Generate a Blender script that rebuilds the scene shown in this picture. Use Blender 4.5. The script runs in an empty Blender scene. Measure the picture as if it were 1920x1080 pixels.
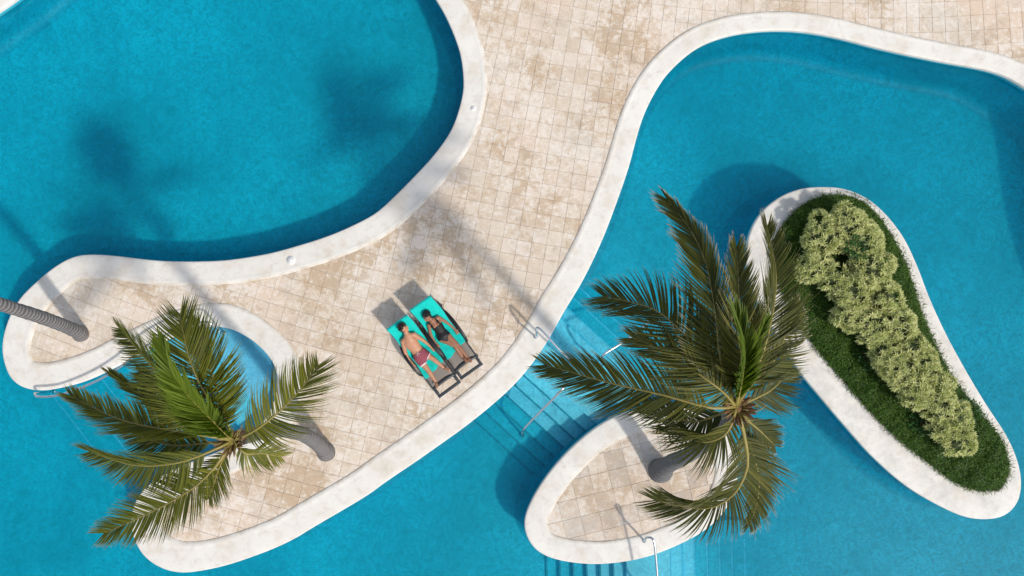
import bpy, bmesh, math, random
import numpy as np
from mathutils import Vector, Matrix
from mathutils.geometry import tessellate_polygon

random.seed(7); rng = np.random.default_rng(7)
scene = bpy.context.scene
col = scene.collection
R = math.radians

# ------------------------------------------------------------------ camera
CAMH = 17.0; F = 1360.0                    # metres above the deck; focal length in photo pixels
cam_d = bpy.data.cameras.new('camera'); cam = bpy.data.objects.new('camera', cam_d); col.objects.link(cam)
cam.location = (0, 0, CAMH); cam.rotation_euler = (0, 0, 0)
cam_d.sensor_width = 36; cam_d.lens = F / 1920 * 36; cam_d.clip_end = 500
scene.camera = cam
# ------------------------------------------------------------------ sky and sun
SUN_EL = 49.5
sd = Vector((0.79, -0.61, 0)).normalized()    # horizontal direction towards the sun
w = bpy.data.worlds.new('World'); scene.world = w; w.use_nodes = True
nt = w.node_tree; nt.nodes.clear()
sky = nt.nodes.new('ShaderNodeTexSky'); sky.sky_type = 'NISHITA'; sky.sun_disc = False
sky.sun_elevation = R(SUN_EL); sky.sun_rotation = math.atan2(sd.x, sd.y)
sky.air_density = 1.0; sky.dust_density = 1.5; sky.ozone_density = 1.0
bg = nt.nodes.new('ShaderNodeBackground'); bg.inputs['Strength'].default_value = 0.15
wo = nt.nodes.new('ShaderNodeOutputWorld')
hs = nt.nodes.new('ShaderNodeHueSaturation'); hs.inputs['Saturation'].default_value = .62     # thin high cloud
nt.links.new(sky.outputs[0], hs.inputs['Color']); nt.links.new(hs.outputs[0], bg.inputs[0]); nt.links.new(bg.outputs[0], wo.inputs[0])
sl = bpy.data.lights.new('sun', 'SUN'); sl.energy = 2.5; sl.angle = R(3.0); sl.color = (1.0, 0.94, 0.865)
so = bpy.data.objects.new('sun', sl); col.objects.link(so)
to_sun = Vector((sd.x*math.cos(R(SUN_EL)), sd.y*math.cos(R(SUN_EL)), math.sin(R(SUN_EL))))
so.rotation_euler = to_sun.to_track_quat('Z', 'Y').to_euler(); so.location = to_sun*30
vs = scene.view_settings
vs.view_transform = 'Standard'; vs.look = 'None'; vs.gamma = 1; vs.use_curve_mapping = False; vs.exposure = 0.13
cy = scene.cycles
cy.use_denoising = True
cy.max_bounces = 8; cy.transparent_max_bounces = 16; cy.volume_bounces = 2
cy.sample_clamp_indirect = 6.0

# ------------------------------------------------------------------ helpers
def P(px, py, z=0.0):
    k = (CAMH - z) / F
    return Vector(((px-960)*k, (540-py)*k, z))

def tag(o, label=None, cat=None, group=None, kind=None):
    if label: o['label'] = label
    if cat: o['category'] = cat
    if group: o['group'] = group
    if kind: o['kind'] = kind
    return o

def empty(name, loc=(0,0,0), rz=0.0):
    o = bpy.data.objects.new(name, None); col.objects.link(o)
    o.location = loc; o.rotation_euler = (0,0,rz); o.empty_display_size = .2
    return o

def mesh_obj(name, verts, faces, mat=None, parent=None, smooth=False, attrs=None):
    me = bpy.data.meshes.new(name)
    verts = np.asarray(verts, dtype=np.float64).reshape(-1, 3)
    if isinstance(faces, np.ndarray):
        n, k = faces.shape
        me.vertices.add(len(verts)); me.vertices.foreach_set('co', verts.ravel())
        me.loops.add(n*k); me.loops.foreach_set('vertex_index', faces.ravel().astype(np.int32))
        me.polygons.add(n); me.polygons.foreach_set('loop_start', (np.arange(n)*k).astype(np.int32))
        me.polygons.foreach_set('loop_total', np.full(n, k, dtype=np.int32))
        me.update(calc_edges=True); me.validate()
    else:
        me.from_pydata(verts.tolist(), [], [list(f) for f in faces]); me.update()
    if attrs:
        for an, av in attrs.items():
            av = np.asarray(av, dtype=np.float32)
            if av.ndim == 1:
                a = me.attributes.new(an, 'FLOAT', 'POINT'); a.data.foreach_set('value', av)
            else:
                a = me.attributes.new(an, 'FLOAT_VECTOR', 'POINT'); a.data.foreach_set('vector', av.ravel())
    if mat: me.materials.append(mat)
    if smooth: me.polygons.foreach_set('use_smooth', np.ones(len(me.polygons), dtype=bool))
    o = bpy.data.objects.new(name, me); col.objects.link(o)
    if parent is not None: o.parent = parent
    return o

class MB:
    """collects shapes into one mesh"""
    def __init__(s): s.v = []; s.f = []
    def add(s, verts, faces):
        b = len(s.v); s.v += [tuple(v) for v in verts]; s.f += [tuple(i+b for i in f) for f in faces]
    def box(s, a, b, M=None, bev=0.0):
        x0,y0,z0 = a; x1,y1,z1 = b
        if bev:
            bm = bmesh.new()
            vs_ = [bm.verts.new(c) for c in [(x0,y0,z0),(x1,y0,z0),(x1,y1,z0),(x0,y1,z0),(x0,y0,z1),(x1,y0,z1),(x1,y1,z1),(x0,y1,z1)]]
            for f in [(3,2,1,0),(4,5,6,7),(0,1,5,4),(1,2,6,5),(2,3,7,6),(3,0,4,7)]: bm.faces.new([vs_[i] for i in f])
            bmesh.ops.bevel(bm, geom=bm.edges[:], offset=bev, segments=2, affect='EDGES', profile=.6)
            bm.verts.index_update()
            v = [x.co.copy() for x in bm.verts]; f = [[q.index for q in p.verts] for p in bm.faces]; bm.free()
        else:
            v = [Vector(c) for c in [(x0,y0,z0),(x1,y0,z0),(x1,y1,z0),(x0,y1,z0),(x0,y0,z1),(x1,y0,z1),(x1,y1,z1),(x0,y1,z1)]]
            f = [(3,2,1,0),(4,5,6,7),(0,1,5,4),(1,2,6,5),(2,3,7,6),(3,0,4,7)]
        if M: v = [M @ x for x in v]
        s.add(v, f)
    def tube(s, pts, rad, seg=10, sub=6, flat=1.0, up=None, cap='round'):
        """tapered tube through pts; rad: radii per point; flat: thickness ratio along up"""
        pts = [Vector(p) for p in pts]
        if not hasattr(rad, '__len__'): rad = [rad]*len(pts)
        if not hasattr(flat, '__len__'): flat = [flat]*len(pts)
        C, Rr, Fl = [], [], []
        n = len(pts)
        for i in range(n-1):
            p0 = pts[max(i-1,0)]; p1 = pts[i]; p2 = pts[i+1]; p3 = pts[min(i+2,n-1)]
            for k in range(sub):
                t = k/sub
                C.append(.5*((2*p1)+(-p0+p2)*t+(2*p0-5*p1+4*p2-p3)*t*t+(-p0+3*p1-3*p2+p3)*t**3))
                Rr.append(rad[i]*(1-t)+rad[i+1]*t); Fl.append(flat[i]*(1-t)+flat[i+1]*t)
        C.append(pts[-1]); Rr.append(rad[-1]); Fl.append(flat[-1])
        if cap == 'round':
            t0 = (C[1]-C[0]).normalized(); t1 = (C[-1]-C[-2]).normalized()
            a, b = [], []
            for ang in (80, 50, 25):
                c_, s_ = math.cos(R(ang)), math.sin(R(ang))
                a.append((C[0]-t0*Rr[0]*s_, Rr[0]*c_, Fl[0]))
            for ang in (25, 50, 80):
                c_, s_ = math.cos(R(ang)), math.sin(R(ang))
                b.append((C[-1]+t1*Rr[-1]*s_, Rr[-1]*c_, Fl[-1]))
            C = [x[0] for x in a]+C+[x[0] for x in b]; Rr = [x[1] for x in a]+Rr+[x[1] for x in b]; Fl = [x[2] for x in a]+Fl+[x[2] for x in b]
        m = len(C); base = len(s.v); prev = None
        for i in range(m):
            t = (C[min(i+1,m-1)]-C[max(i-1,0)])
            t = t.normalized() if t.length > 1e-9 else Vector((0,0,1))
            if up is not None: u = Vector(up)
            elif prev is not None: u = prev
            else: u = Vector((0,0,1)) if abs(t.z) < .9 else Vector((1,0,0))
            u = (u - t*u.dot(t)); u = u.normalized() if u.length > 1e-6 else t.orthogonal().normalized()
            prev = u; sdv = t.cross(u)
            for k in range(seg):
                a = 2*math.pi*k/seg
                s.v.append(tuple(C[i]+sdv*math.cos(a)*Rr[i]+u*math.sin(a)*Rr[i]*Fl[i]))
        for i in range(m-1):
            for k in range(seg):
                a = base+i*seg+k; b = base+i*seg+(k+1)%seg
                s.f.append((a, b, b+seg, a+seg))
        s.f.append(tuple(base+k for k in reversed(range(seg)))); s.f.append(tuple(base+(m-1)*seg+k for k in range(seg)))
    def ball(s, c, r, seg=12, rings=8, M=None):
        if not hasattr(r, '__len__'): r = (r,r,r)
        b = len(s.v); c = Vector(c)
        for i in range(rings+1):
            th = math.pi*(i+.02*(i==0)-.02*(i==rings))/rings
            for k in range(seg):
                a = 2*math.pi*k/seg
                v = Vector((r[0]*math.sin(th)*math.cos(a), r[1]*math.sin(th)*math.sin(a), r[2]*math.cos(th)))
                if M: v = M @ v
                s.v.append(tuple(c+v))
        for i in range(rings):
            for k in range(seg):
                a = b+i*seg+k; d = b+i*seg+(k+1)%seg
                s.f.append((a, a+seg, d+seg, d))
        s.f.append(tuple(b+k for k in range(seg))); s.f.append(tuple(b+rings*seg+k for k in reversed(range(seg))))
    def build(s, name, mat, parent=None, smooth=True, attrs=None):
        return mesh_obj(name, s.v, s.f, mat, parent, smooth, attrs)

# ------------------------------------------------------------------ materials
class NT:
    def __init__(s, name):
        s.m = bpy.data.materials.new(name); s.m.use_nodes = True; s.t = s.m.node_tree; s.t.nodes.clear()
        s.out = s.n('ShaderNodeOutputMaterial')
    def n(s, typ, **kw):
        nd = s.t.nodes.new(typ)
        for k, v in kw.items():
            if k.startswith('i_'):
                key = k[2:]; key = int(key) if key.isdigit() else key.replace('_', ' ')
                if isinstance(v, tuple) and len(v) == 2 and hasattr(v[0], 'outputs'): s.t.links.new(v[0].outputs[v[1]], nd.inputs[key])
                elif hasattr(v, 'outputs'): s.t.links.new(v.outputs[0], nd.inputs[key])
                elif hasattr(v, 'is_output'): s.t.links.new(v, nd.inputs[key])
                else: nd.inputs[key].default_value = v
            else: setattr(nd, k, v)
        return nd
    def link(s, a, b): s.t.links.new(a, b)
    def noise(s, vec, scale, detail=4, rough=.55, dist=0.0):
        nd = s.n('ShaderNodeTexNoise', i_Scale=scale, i_Detail=detail, i_Roughness=rough, i_Distortion=dist)
        s.link(vec, nd.inputs['Vector']); return nd.outputs['Fac']
    def ramp(s, fac, stops, interp='LINEAR'):
        nd = s.n('ShaderNodeValToRGB'); cr = nd.color_ramp; cr.interpolation = interp
        while len(cr.elements) < len(stops): cr.elements.new(.5)
        for e, (p, c) in zip(cr.elements, stops):
            e.position = p; e.color = (c, c, c, 1) if not hasattr(c, '__len__') else (*c, 1)
        s.link(fac, nd.inputs[0]); return nd.outputs[0]
    def mix(s, fac, a, b, mode='MIX'):
        nd = s.n('ShaderNodeMix', data_type='RGBA', blend_type=mode)
        for sock, v in ((nd.inputs[0], fac), (nd.inputs[6], a), (nd.inputs[7], b)):
            if hasattr(v, 'is_output'): s.link(v, sock)
            else: sock.default_value = (*v, 1) if hasattr(v, '__len__') else v
        return nd.outputs[2]
    def math(s, op, a, b=0.0, c=None):
        nd = s.n('ShaderNodeMath', operation=op)
        for i, v in enumerate((a, b, c)):
            if v is None: continue
            if hasattr(v, 'is_output'): s.link(v, nd.inputs[i])
            else: nd.inputs[i].default_value = v
        return nd.outputs[0]
    def bump(s, h, strength=.3, dist=.01):
        nd = s.n('ShaderNodeBump', i_Strength=strength, i_Distance=dist); s.link(h, nd.inputs['Height']); return nd.outputs[0]
    def pbsdf(s, colr, rough=.6, normal=None, spec=.5, metal=0.0, **kw):
        nd = s.n('ShaderNodeBsdfPrincipled')
        for key, v in (('Base Color', colr), ('Roughness', rough), ('Normal', normal), ('Specular IOR Level', spec), ('Metallic', metal)):
            if v is None: continue
            if hasattr(v, 'is_output'): s.link(v, nd.inputs[key])
            else: nd.inputs[key].default_value = (*v, 1) if (hasattr(v, '__len__') and key == 'Base Color') else v
        for k, v in kw.items(): nd.inputs[k].default_value = v
        return nd.outputs[0]
    def fin(s, sh): s.link(sh, s.out.inputs['Surface']); return s.m
    def pos(s): return s.n('ShaderNodeNewGeometry').outputs['Position']
    def obj(s): return s.n('ShaderNodeTexCoord').outputs['Object']
    def attr(s, name, o='Fac'): return s.n('ShaderNodeAttribute', attribute_name=name).outputs[o]

def simple(name, c, rough=.6, metal=0.0, var=.08, scale=20, spec=.5):
    t = NT(name); p = t.obj(); n = t.noise(p, scale, 3)
    cc = t.mix(n, tuple(x*(1-var) for x in c), tuple(min(1, x*(1+var)) for x in c))
    return t.fin(t.pbsdf(cc, rough, t.bump(n, .15, .004), spec, metal))

def m_stone(name, size_mul=1.0, grey=0.0):
    t = NT(name); p = t.pos()
    oi = t.n('ShaderNodeObjectInfo').outputs['Random']; at = t.attr('rnd')
    r = t.math('FRACT', t.math('ADD', oi, at)); r2 = t.math('FRACT', t.math('MULTIPLY', r, 7.31)); r3 = t.math('FRACT', t.math('MULTIPLY', r, 23.7))
    off = t.n('ShaderNodeCombineXYZ'); t.link(t.math('MULTIPLY', r, 37.0), off.inputs[0]); t.link(t.math('MULTIPLY', r2, 53.0), off.inputs[1])
    va = t.n('ShaderNodeVectorMath', operation='ADD'); t.link(p, va.inputs[0]); t.link(off.outputs[0], va.inputs[1]); q = va.outputs[0]
    region = t.noise(p, .35, 3, .6)
    base = t.ramp(r, [(0, (.58,.47,.355)), (.25, (.615,.505,.395)), (.5, (.64,.535,.425)), (.75, (.66,.56,.455)), (1, (.61,.50,.385))])
    vein = t.math('ADD', t.math('MULTIPLY', t.noise(q, 9, 7, .76, .5), .5), t.math('MULTIPLY', t.noise(p, 6.5, 8, .78, .5), .5))
    peach = t.ramp(t.noise(p, .42, 2, .5), [(.48, 0.0), (.64, 1.0)])
    base = t.mix(t.math('MULTIPLY', peach, .8), base, (.66,.50,.375))
    base = t.mix(t.math('MULTIPLY', t.ramp(r3, [(.86, 0.0), (.9, 1.0)]), .55), base, (.52,.39,.26))
    # worn white patches
    wl = t.math('ADD', t.math('MULTIPLY', t.ramp(region, [(.38, 0.0), (.62, 1.0)]), .10), t.math('MULTIPLY', r3, .045))
    white = t.ramp(t.math('ADD', vein, wl), [(.545, 0.0), (.63, 1.0)])
    c = t.mix(t.math('MULTIPLY', white, .62), base, (.78,.72,.63))
    # ochre stains, each tile its own amount
    st = t.math('ADD', t.math('MULTIPLY', t.noise(q, 5.5, 7, .75, .4), .5), t.math('MULTIPLY', t.noise(p, 3.6, 8, .78, .4), .5))
    reg2 = t.noise(p, .55, 2, .5)
    sl_ = t.math('ADD', t.math('MULTIPLY', r2, .07), t.math('MULTIPLY', t.ramp(reg2, [(.36, 0.0), (.66, 1.0)]), .15))
    stain = t.ramp(t.math('ADD', st, sl_), [(.60, 0.0), (.69, 1.0)])
    stn = t.math('MULTIPLY', stain, t.ramp(reg2, [(.38, .35), (.58, .8)]))
    c = t.mix(stn, c, (.45,.325,.205))
    # grime following broad areas
    gr = t.ramp(t.noise(p, .9, 7, .72), [(.50, 0.0), (.66, 1.0)])
    c = t.mix(t.math('MULTIPLY', gr, .5), c, (.40,.335,.265))
    gr2 = t.ramp(t.noise(p, 2.6, 8, .75, .5), [(.56, 0.0), (.66, 1.0)])
    c = t.mix(t.math('MULTIPLY', gr2, .40), c, (.78,.71,.63))
    # pits
    vo = t.n('ShaderNodeTexVoronoi', i_Scale=34.0); t.link(q, vo.inputs['Vector'])
    pit = t.ramp(vo.outputs['Distance'], [(.05, 1.0), (.17, 0.0)])
    pm = t.math('MULTIPLY', pit, t.ramp(t.noise(q, 3.5, 3, .6), [(.50, 0.0), (.60, .9)]))
    c = t.mix(pm, c, (.17,.13,.10))
    if grey: c = t.mix(t.math('MULTIPLY', t.ramp(r2, [(.35, grey*.6), (.9, min(1, grey*2.0))]), t.ramp(t.noise(p, 4.0, 7, .75), [(.38, .35), (.6, 1.0)])), c, (.36,.345,.315))
    fine = t.noise(p, 60, 4, .7)
    c = t.mix(.35, c, t.ramp(fine, [(.3, .25), (.7, .95)]), 'OVERLAY')
    h = t.math('SUBTRACT', t.math('ADD', vein, t.math('MULTIPLY', fine, .4)), pm)
    return t.fin(t.pbsdf(c, .78, t.bump(h, .45, .01), .3))

def m_coping(name, grey=0.0):
    t = NT(name); p = t.pos()
    a = t.noise(p, .8, 6, .65); b = t.noise(p, 4.5, 7, .7, .4); f = t.noise(p, 45, 4, .7)
    c = t.mix(t.ramp(a, [(.35, 0.0), (.65, 1.0)]), (.77,.74,.67), (.69,.65,.58))
    c = t.mix(t.math('MULTIPLY', t.ramp(b, [(.50, 0.0), (.68, 1.0)]), .5), c, (.52,.465,.39))
    c = t.mix(t.math('MULTIPLY', t.ramp(t.noise(p, 1.6, 5, .7), [(.52, 0.0), (.70, 1.0)]), .5), c, (.60,.52,.38))
    e = t.attr('edge')       # 0 at the water side, 1 at the paving side: grime collects against the paving
    g = t.math('MULTIPLY', t.ramp(e, [(.86, 0.0), (1.0, 1.0)]), t.ramp(t.noise(p, 3.0, 5, .7), [(.40, .1), (.62, .9)]))
    c = t.mix(g, c, (.47,.39,.29))
    if grey:
        gg = t.ramp(t.noise(p, 2.2, 8, .75), [(.45, 0.0), (.66, grey)])
        c = t.mix(gg, c, (.42,.42,.39))
    vo = t.n('ShaderNodeTexVoronoi', i_Scale=16.0); t.link(p, vo.inputs['Vector'])
    pit = t.math('MULTIPLY', t.ramp(vo.outputs['Distance'], [(.03, 1.0), (.10, 0.0)]), t.ramp(t.noise(p, 1.7, 3), [(.54, 0.0), (.62, .7)]))
    c = t.mix(pit, c, (.25,.22,.18))
    c = t.mix(.12, c, t.ramp(f, [(.3, .3), (.7, .9)]), 'OVERLAY')
    return t.fin(t.pbsdf(c, .62, t.bump(t.math('ADD', b, t.math('MULTIPLY', f, .3)), .25, .01), .35))

def m_pool(name, c1, c2):
    t = NT(name); p = t.pos()
    n = t.noise(p, .7, 5, .6, .6); n2 = t.noise(p, 6, 5, .7)
    c = t.mix(t.ramp(n, [(.3, 0.0), (.7, 1.0)]), c1, c2)
    c = t.mix(t.math('MULTIPLY', t.ramp(n2, [(.5, 0.0), (.7, 1.0)]), .10), c, tuple(min(1, x*1.25+.01) for x in c2))
    br = t.n('ShaderNodeTexBrick', offset=0.0, i_Scale=1.0)
    t.link(p, br.inputs['Vector'])
    br.inputs['Brick Width'].default_value = .05; br.inputs['Row Height'].default_value = .05; br.inputs['Mortar Size'].default_value = .0035
    br.inputs['Color1'].default_value = (.85,.85,.85,1); br.inputs['Color2'].default_value = (1,1,1,1); br.inputs['Mortar'].default_value = (.78,.84,.86,1)
    c = t.mix(.7, c, br.outputs['Color'], 'MULTIPLY')
    return t.fin(t.pbsdf(c, .5, None, .3))

def m_water():
    t = NT('pool_water'); p = t.pos()
    # broad swell bends a finer ripple; the surface only bends reflections, its caustic light web is painted into the transparent colour
    mp = t.n('ShaderNodeMapping'); t.link(p, mp.inputs[0]); mp.inputs['Scale'].default_value = (1, 1, 0); q = mp.outputs[0]
    n1 = t.noise(q, 1.1, 3, .5, 1.5); n2 = t.noise(q, 3.4, 2, .5, 2.0)
    h = t.math('ADD', n1, t.math('MULTIPLY', n2, .45))
    bmp = t.bump(h, .06, .015)
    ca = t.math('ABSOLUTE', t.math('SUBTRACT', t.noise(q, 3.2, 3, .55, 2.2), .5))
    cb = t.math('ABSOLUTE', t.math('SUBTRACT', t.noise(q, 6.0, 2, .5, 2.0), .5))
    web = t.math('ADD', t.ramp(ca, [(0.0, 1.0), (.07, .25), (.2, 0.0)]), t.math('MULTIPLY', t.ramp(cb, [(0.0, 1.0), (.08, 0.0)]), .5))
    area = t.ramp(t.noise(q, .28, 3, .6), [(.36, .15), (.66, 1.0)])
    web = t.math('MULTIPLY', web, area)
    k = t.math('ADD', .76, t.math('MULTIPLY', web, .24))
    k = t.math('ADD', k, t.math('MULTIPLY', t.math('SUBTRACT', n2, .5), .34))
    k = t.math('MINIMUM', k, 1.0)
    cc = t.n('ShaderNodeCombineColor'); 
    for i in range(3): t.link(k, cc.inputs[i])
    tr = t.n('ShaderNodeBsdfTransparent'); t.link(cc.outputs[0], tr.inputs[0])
    gl = t.n('ShaderNodeBsdfGlossy', i_Roughness=.03); t.link(bmp, gl.inputs['Normal'])
    fr = t.n('ShaderNodeFresnel', i_IOR=1.19); t.link(bmp, fr.inputs['Normal'])
    mx = t.n('ShaderNodeMixShader'); t.link(fr.outputs[0], mx.inputs[0]); t.link(tr.outputs[0], mx.inputs[1]); t.link(gl.outputs[0], mx.inputs[2])
    t.link(mx.outputs[0], t.out.inputs['Surface'])
    va = t.n('ShaderNodeVolumeAbsorption', i_Color=(.0,.80,.93,1), i_Density=.42)
    vsx = t.n('ShaderNodeVolumeScatter', i_Color=(.0,.66,.85,1), i_Density=.34, i_Anisotropy=.2)
    ad = t.n('ShaderNodeAddShader'); t.link(va.outputs[0], ad.inputs[0]); t.link(vsx.outputs[0], ad.inputs[1])
    t.link(ad.outputs[0], t.out.inputs['Volume'])
    return t.m

def m_leaf(name, dark, mid, light, tip, trans=.3, dry=.9):
    """attribute lf = (random per leaf, position along the leaf, dryness of the frond)"""
    t = NT(name); v = t.n('ShaderNodeSeparateXYZ'); t.link(t.attr('lf', 'Vector'), v.inputs[0])
    c = t.ramp(v.outputs[0], [(0, dark), (.5, mid), (1, light)])
    d = t.math('ADD', v.outputs[1], t.math('MULTIPLY', v.outputs[2], .55))
    c = t.mix(t.ramp(t.math('ADD', d, t.math('MULTIPLY', v.outputs[0], .12)), [(dry-.10, 0.0), (dry+.06, 1.0)]), c, tip)
    bs = t.pbsdf(c, .5, None, .3)
    tl = t.n('ShaderNodeBsdfTranslucent'); t.link(t.mix(1.0, c, (1.2,1.35,.5), 'MULTIPLY'), tl.inputs[0])
    mx = t.n('ShaderNodeMixShader', i_0=trans); t.link(bs, mx.inputs[1]); t.link(tl.outputs[0], mx.inputs[2])
    return t.fin(mx.outputs[0])

def m_trunk(name, c1, c2):
    t = NT(name); a = t.attr('along')
    w_ = t.math('SINE', t.math('ADD', t.math('MULTIPLY', a, 60.0), t.math('MULTIPLY', t.noise(t.pos(), 6, 4), 5.0)))
    n = t.noise(t.pos(), 18, 6, .7)
    c = t.mix(n, c1, c2)
    c = t.mix(t.math('MULTIPLY', t.ramp(w_, [(.3, 0.0), (.9, 1.0)]), .85), c, tuple(x*.45 for x in c1))
    return t.fin(t.pbsdf(c, .85, t.bump(t.math('ADD', w_, n), .5, .02), .2))

def m_skin(name, c):
    t = NT(name); n = t.noise(t.pos(), 9, 3)
    cc = t.mix(n, tuple(x*.9 for x in c), (c[0]*1.1, c[1]*1.06, c[2]*1.03))
    return t.fin(t.pbsdf(cc, .48, t.bump(t.noise(t.pos(), 120, 2), .1, .002), .45, **{'Subsurface Weight': .08}))

def m_towel():
    t = NT('turquoise_towel'); p = t.pos(); n = t.noise(p, 240, 2, .6); b = t.noise(p, 9, 3)
    c = t.mix(b, (.004,.50,.43), (.012,.60,.52))
    return t.fin(t.pbsdf(c, .95, t.bump(t.math('ADD', n, t.math('MULTIPLY', b, 2.0)), .5, .006), .1, **{'Sheen Weight': .3}))

def m_shorts():
    t = NT('striped_shorts'); p = t.attr('cl', 'Vector')
    s = t.n('ShaderNodeSeparateXYZ'); t.link(p, s.inputs[0])
    st = t.ramp(t.math('FRACT', t.math('MULTIPLY', s.outputs[0], 26.0)), [(.44, 0.0), (.5, 1.0), (.7, 1.0), (.76, 0.0)])
    c = t.mix(t.math('MULTIPLY', st, .45), (.25,.055,.075), (.42,.20,.22))
    c = t.mix(s.outputs[1], c, (.72,.66,.65))
    return t.fin(t.pbsdf(c, .8, t.bump(t.noise(t.pos(), 30, 4), .5, .01), .2))

M = dict(
 stone=m_stone('travertine_paving'), stone_isl=m_stone('island_travertine', grey=.28),
 coping=m_coping('limewashed_coping'), coping_isl=m_coping('weathered_coping', .55), coping_isl2=m_coping('island_coping', .22),
 grout=simple('grout', (.46,.38,.29), .9, var=.2, scale=3),
 floor=m_pool('pool_floor_mosaic', (.001,.50,.655), (.002,.56,.72)),
 step=m_pool('pool_step_mosaic', (.12,.70,.88), (.17,.77,.94)),
 wall=m_pool('pool_wall_mosaic', (.001,.40,.54), (.001,.44,.60)),
 alcove=m_pool('pale_alcove_mosaic', (.14,.64,.92), (.24,.76,.98)),
 waterline=m_pool('waterline_mosaic', (.02,.42,.56), (.06,.50,.62)),
 nosing_dark=m_pool('pool_nosing_dark_mosaic', (.0,.27,.38), (.0,.31,.43)),
 nosing=m_pool('pool_nosing_mosaic', (.04,.60,.84), (.08,.68,.90)),
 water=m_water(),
 steel=simple('brushed_stainless_steel', (.62,.64,.66), .25, 1.0, .05, 60),
 frame=simple('dark_grey_resin', (.032,.038,.042), .42, 0, .15, 30),
 arm=simple('black_resin', (.010,.010,.011), .38, 0, .15, 30),
 sling=simple('taupe_sling_mesh', (.235,.205,.175), .8, 0, .12, 200),
 towel=m_towel(),
 lid=simple('white_plastic_lid', (.80,.79,.75), .5, 0, .04, 30),
 hole=simple('dark_hole', (.02,.02,.02), .9),
 soil=simple('planting_soil', (.035,.03,.018), .95, 0, .4, 6),
 frond=m_leaf('palm_leaflet', (.046,.062,.007), (.135,.148,.014), (.29,.27,.032), (.36,.27,.10), .30, .96),
 frond2=m_leaf('palm_leaflet_bronze', (.034,.044,.006), (.085,.094,.012), (.19,.175,.03), (.62,.52,.38), .28, .94),
 spear=m_leaf('young_palm_leaflet', (.07,.12,.008), (.11,.165,.012), (.16,.22,.02), (.26,.24,.05), .35, 1.05),
 rachis=simple('yellow_palm_rib', (.27,.22,.055), .5, 0, .2, 8),
 fibre=simple('brown_crown_fibre', (.16,.085,.035), .9, 0, .5, 25),
 trunk=m_trunk('grey_palm_bark', (.155,.145,.14), (.27,.255,.25)),
 trunk2=m_trunk('dark_palm_bark', (.12,.117,.12), (.22,.215,.215)),
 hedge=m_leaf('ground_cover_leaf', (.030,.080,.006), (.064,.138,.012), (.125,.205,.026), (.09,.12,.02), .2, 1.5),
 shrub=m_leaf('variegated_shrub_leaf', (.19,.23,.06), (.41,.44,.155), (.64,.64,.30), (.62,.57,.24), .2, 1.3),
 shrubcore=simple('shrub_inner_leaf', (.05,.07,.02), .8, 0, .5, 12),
 weed=m_leaf('broad_dark_leaf', (.014,.06,.008), (.025,.095,.012), (.04,.13,.02), (.06,.1,.02), .2, 1.5),
 bark=simple('brown_stem_bark', (.10,.07,.045), .9, 0, .3, 20),
 skin_m=m_skin('tanned_skin', (.47,.235,.135)), skin_w=m_skin('deep_tanned_skin', (.30,.135,.075)),
 hair_m=simple('dark_brown_hair', (.022,.013,.009), .5, 0, .4, 60), hair_w=simple('black_hair', (.010,.008,.007), .42, 0, .4, 60),
 suit=simple('black_swimsuit_cloth', (.004,.004,.005), .6, 0, .2, 60), shorts=m_shorts(),
 eye=simple('dark_eye', (.01,.008,.006), .3), lips=simple('lip', (.30,.08,.06), .5),
 cord=simple('white_cord', (.75,.72,.70), .8), strapm=simple('black_strap', (.01,.01,.01), .5),
)

# ------------------------------------------------------------------ pool outline (traced in photo pixels on the coping plane; last value = coping width in m)
W = .57
LOOP = [(25,0,W),(95,-55,W),(250,-130,W),(450,-170,W),(640,-150,W),(760,-85,W),(818,0,.56),(837,33,.56),(856,78,.56),(865,111,.56),(869,152,.56),
 (867,178,.56),(856,219,.57),(841,252,.57),(811,293,.58),(774,333,.59),(740,367,.60),(706,398,.58),(672,417,.58),(633,435,.57),(595,449,.57),(559,460,.57),
 (504,475,.57),(430,487,.56),(374,490,.56),(333,490,.56),(300,489,.57),(259,485,.57),(207,479,.56),(165,477,.56),(137,481,.56),(104,498,.56),(67,528,.6),(33,563,.64),
 (11,607,.66),(2,648,.66),(6,681,.66),(19,711,.66),(41,727,.66),(74,733,.66),(111,728,.64),(159,715,.64),(207,693,.62),(237,677,.62),(274,657,.60),
 (326,631,.58),(356,620,.56),(390,613,.56),(420,614,.56),(448,624,.56),(478,643,.56),(502,667,.58),(515,689,.6),(519,713,.6),(515,745,.6),(500,780,.6),
 (470,813,.6),(430,838,.6),(380,858,.6),(325,880,.62),(285,903,.66),(257,932,.70),(245,965,.72),(247,1003,.74),(266,1041,.76),(298,1065,.76),(336,1075,.74),
 (379,1071,.70),(431,1059,.68),(502,1034,.66),(550,1012,.66),(588,989,.65),(683,933,.65),(725,903,.65),(780,866,.65),(824,835,.65),(866,805,.65),(913,768,.65),
 (961,725,.65),(998,682,.65),(1031,633,.65),(1057,586,.65),(1087,537,.64),(1107,499,.62),(1130,449,.6),(1150,398,.58),(1178,318,.56),(1193,262,.54),(1207,217,.53),
 (1230,170,.52),(1258,131,.50),(1306,90,.48),(1359,68,.46),(1415,58,.45),(1470,56,.45),(1520,60,.45),(1574,70,.45),(1656,91,.45),(1759,113,.45),(1841,128,.45),
 (1885,141,.45),(1920,161,.5),(1974,194,W),(2018,236,W),(2042,310,W),(2056,420,W),(2086,540,W),(2155,700,W),(2250,900,W),(2240,1120,W),(2050,1290,W),
 (1600,1340,W),(1150,1370,W),(700,1350,W),(300,1290,W),(-40,1180,W),(-260,980,W),(-360,740,W),(-350,480,W),(-250,260,W),(-120,110,W),(-40,45,W)]
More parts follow.
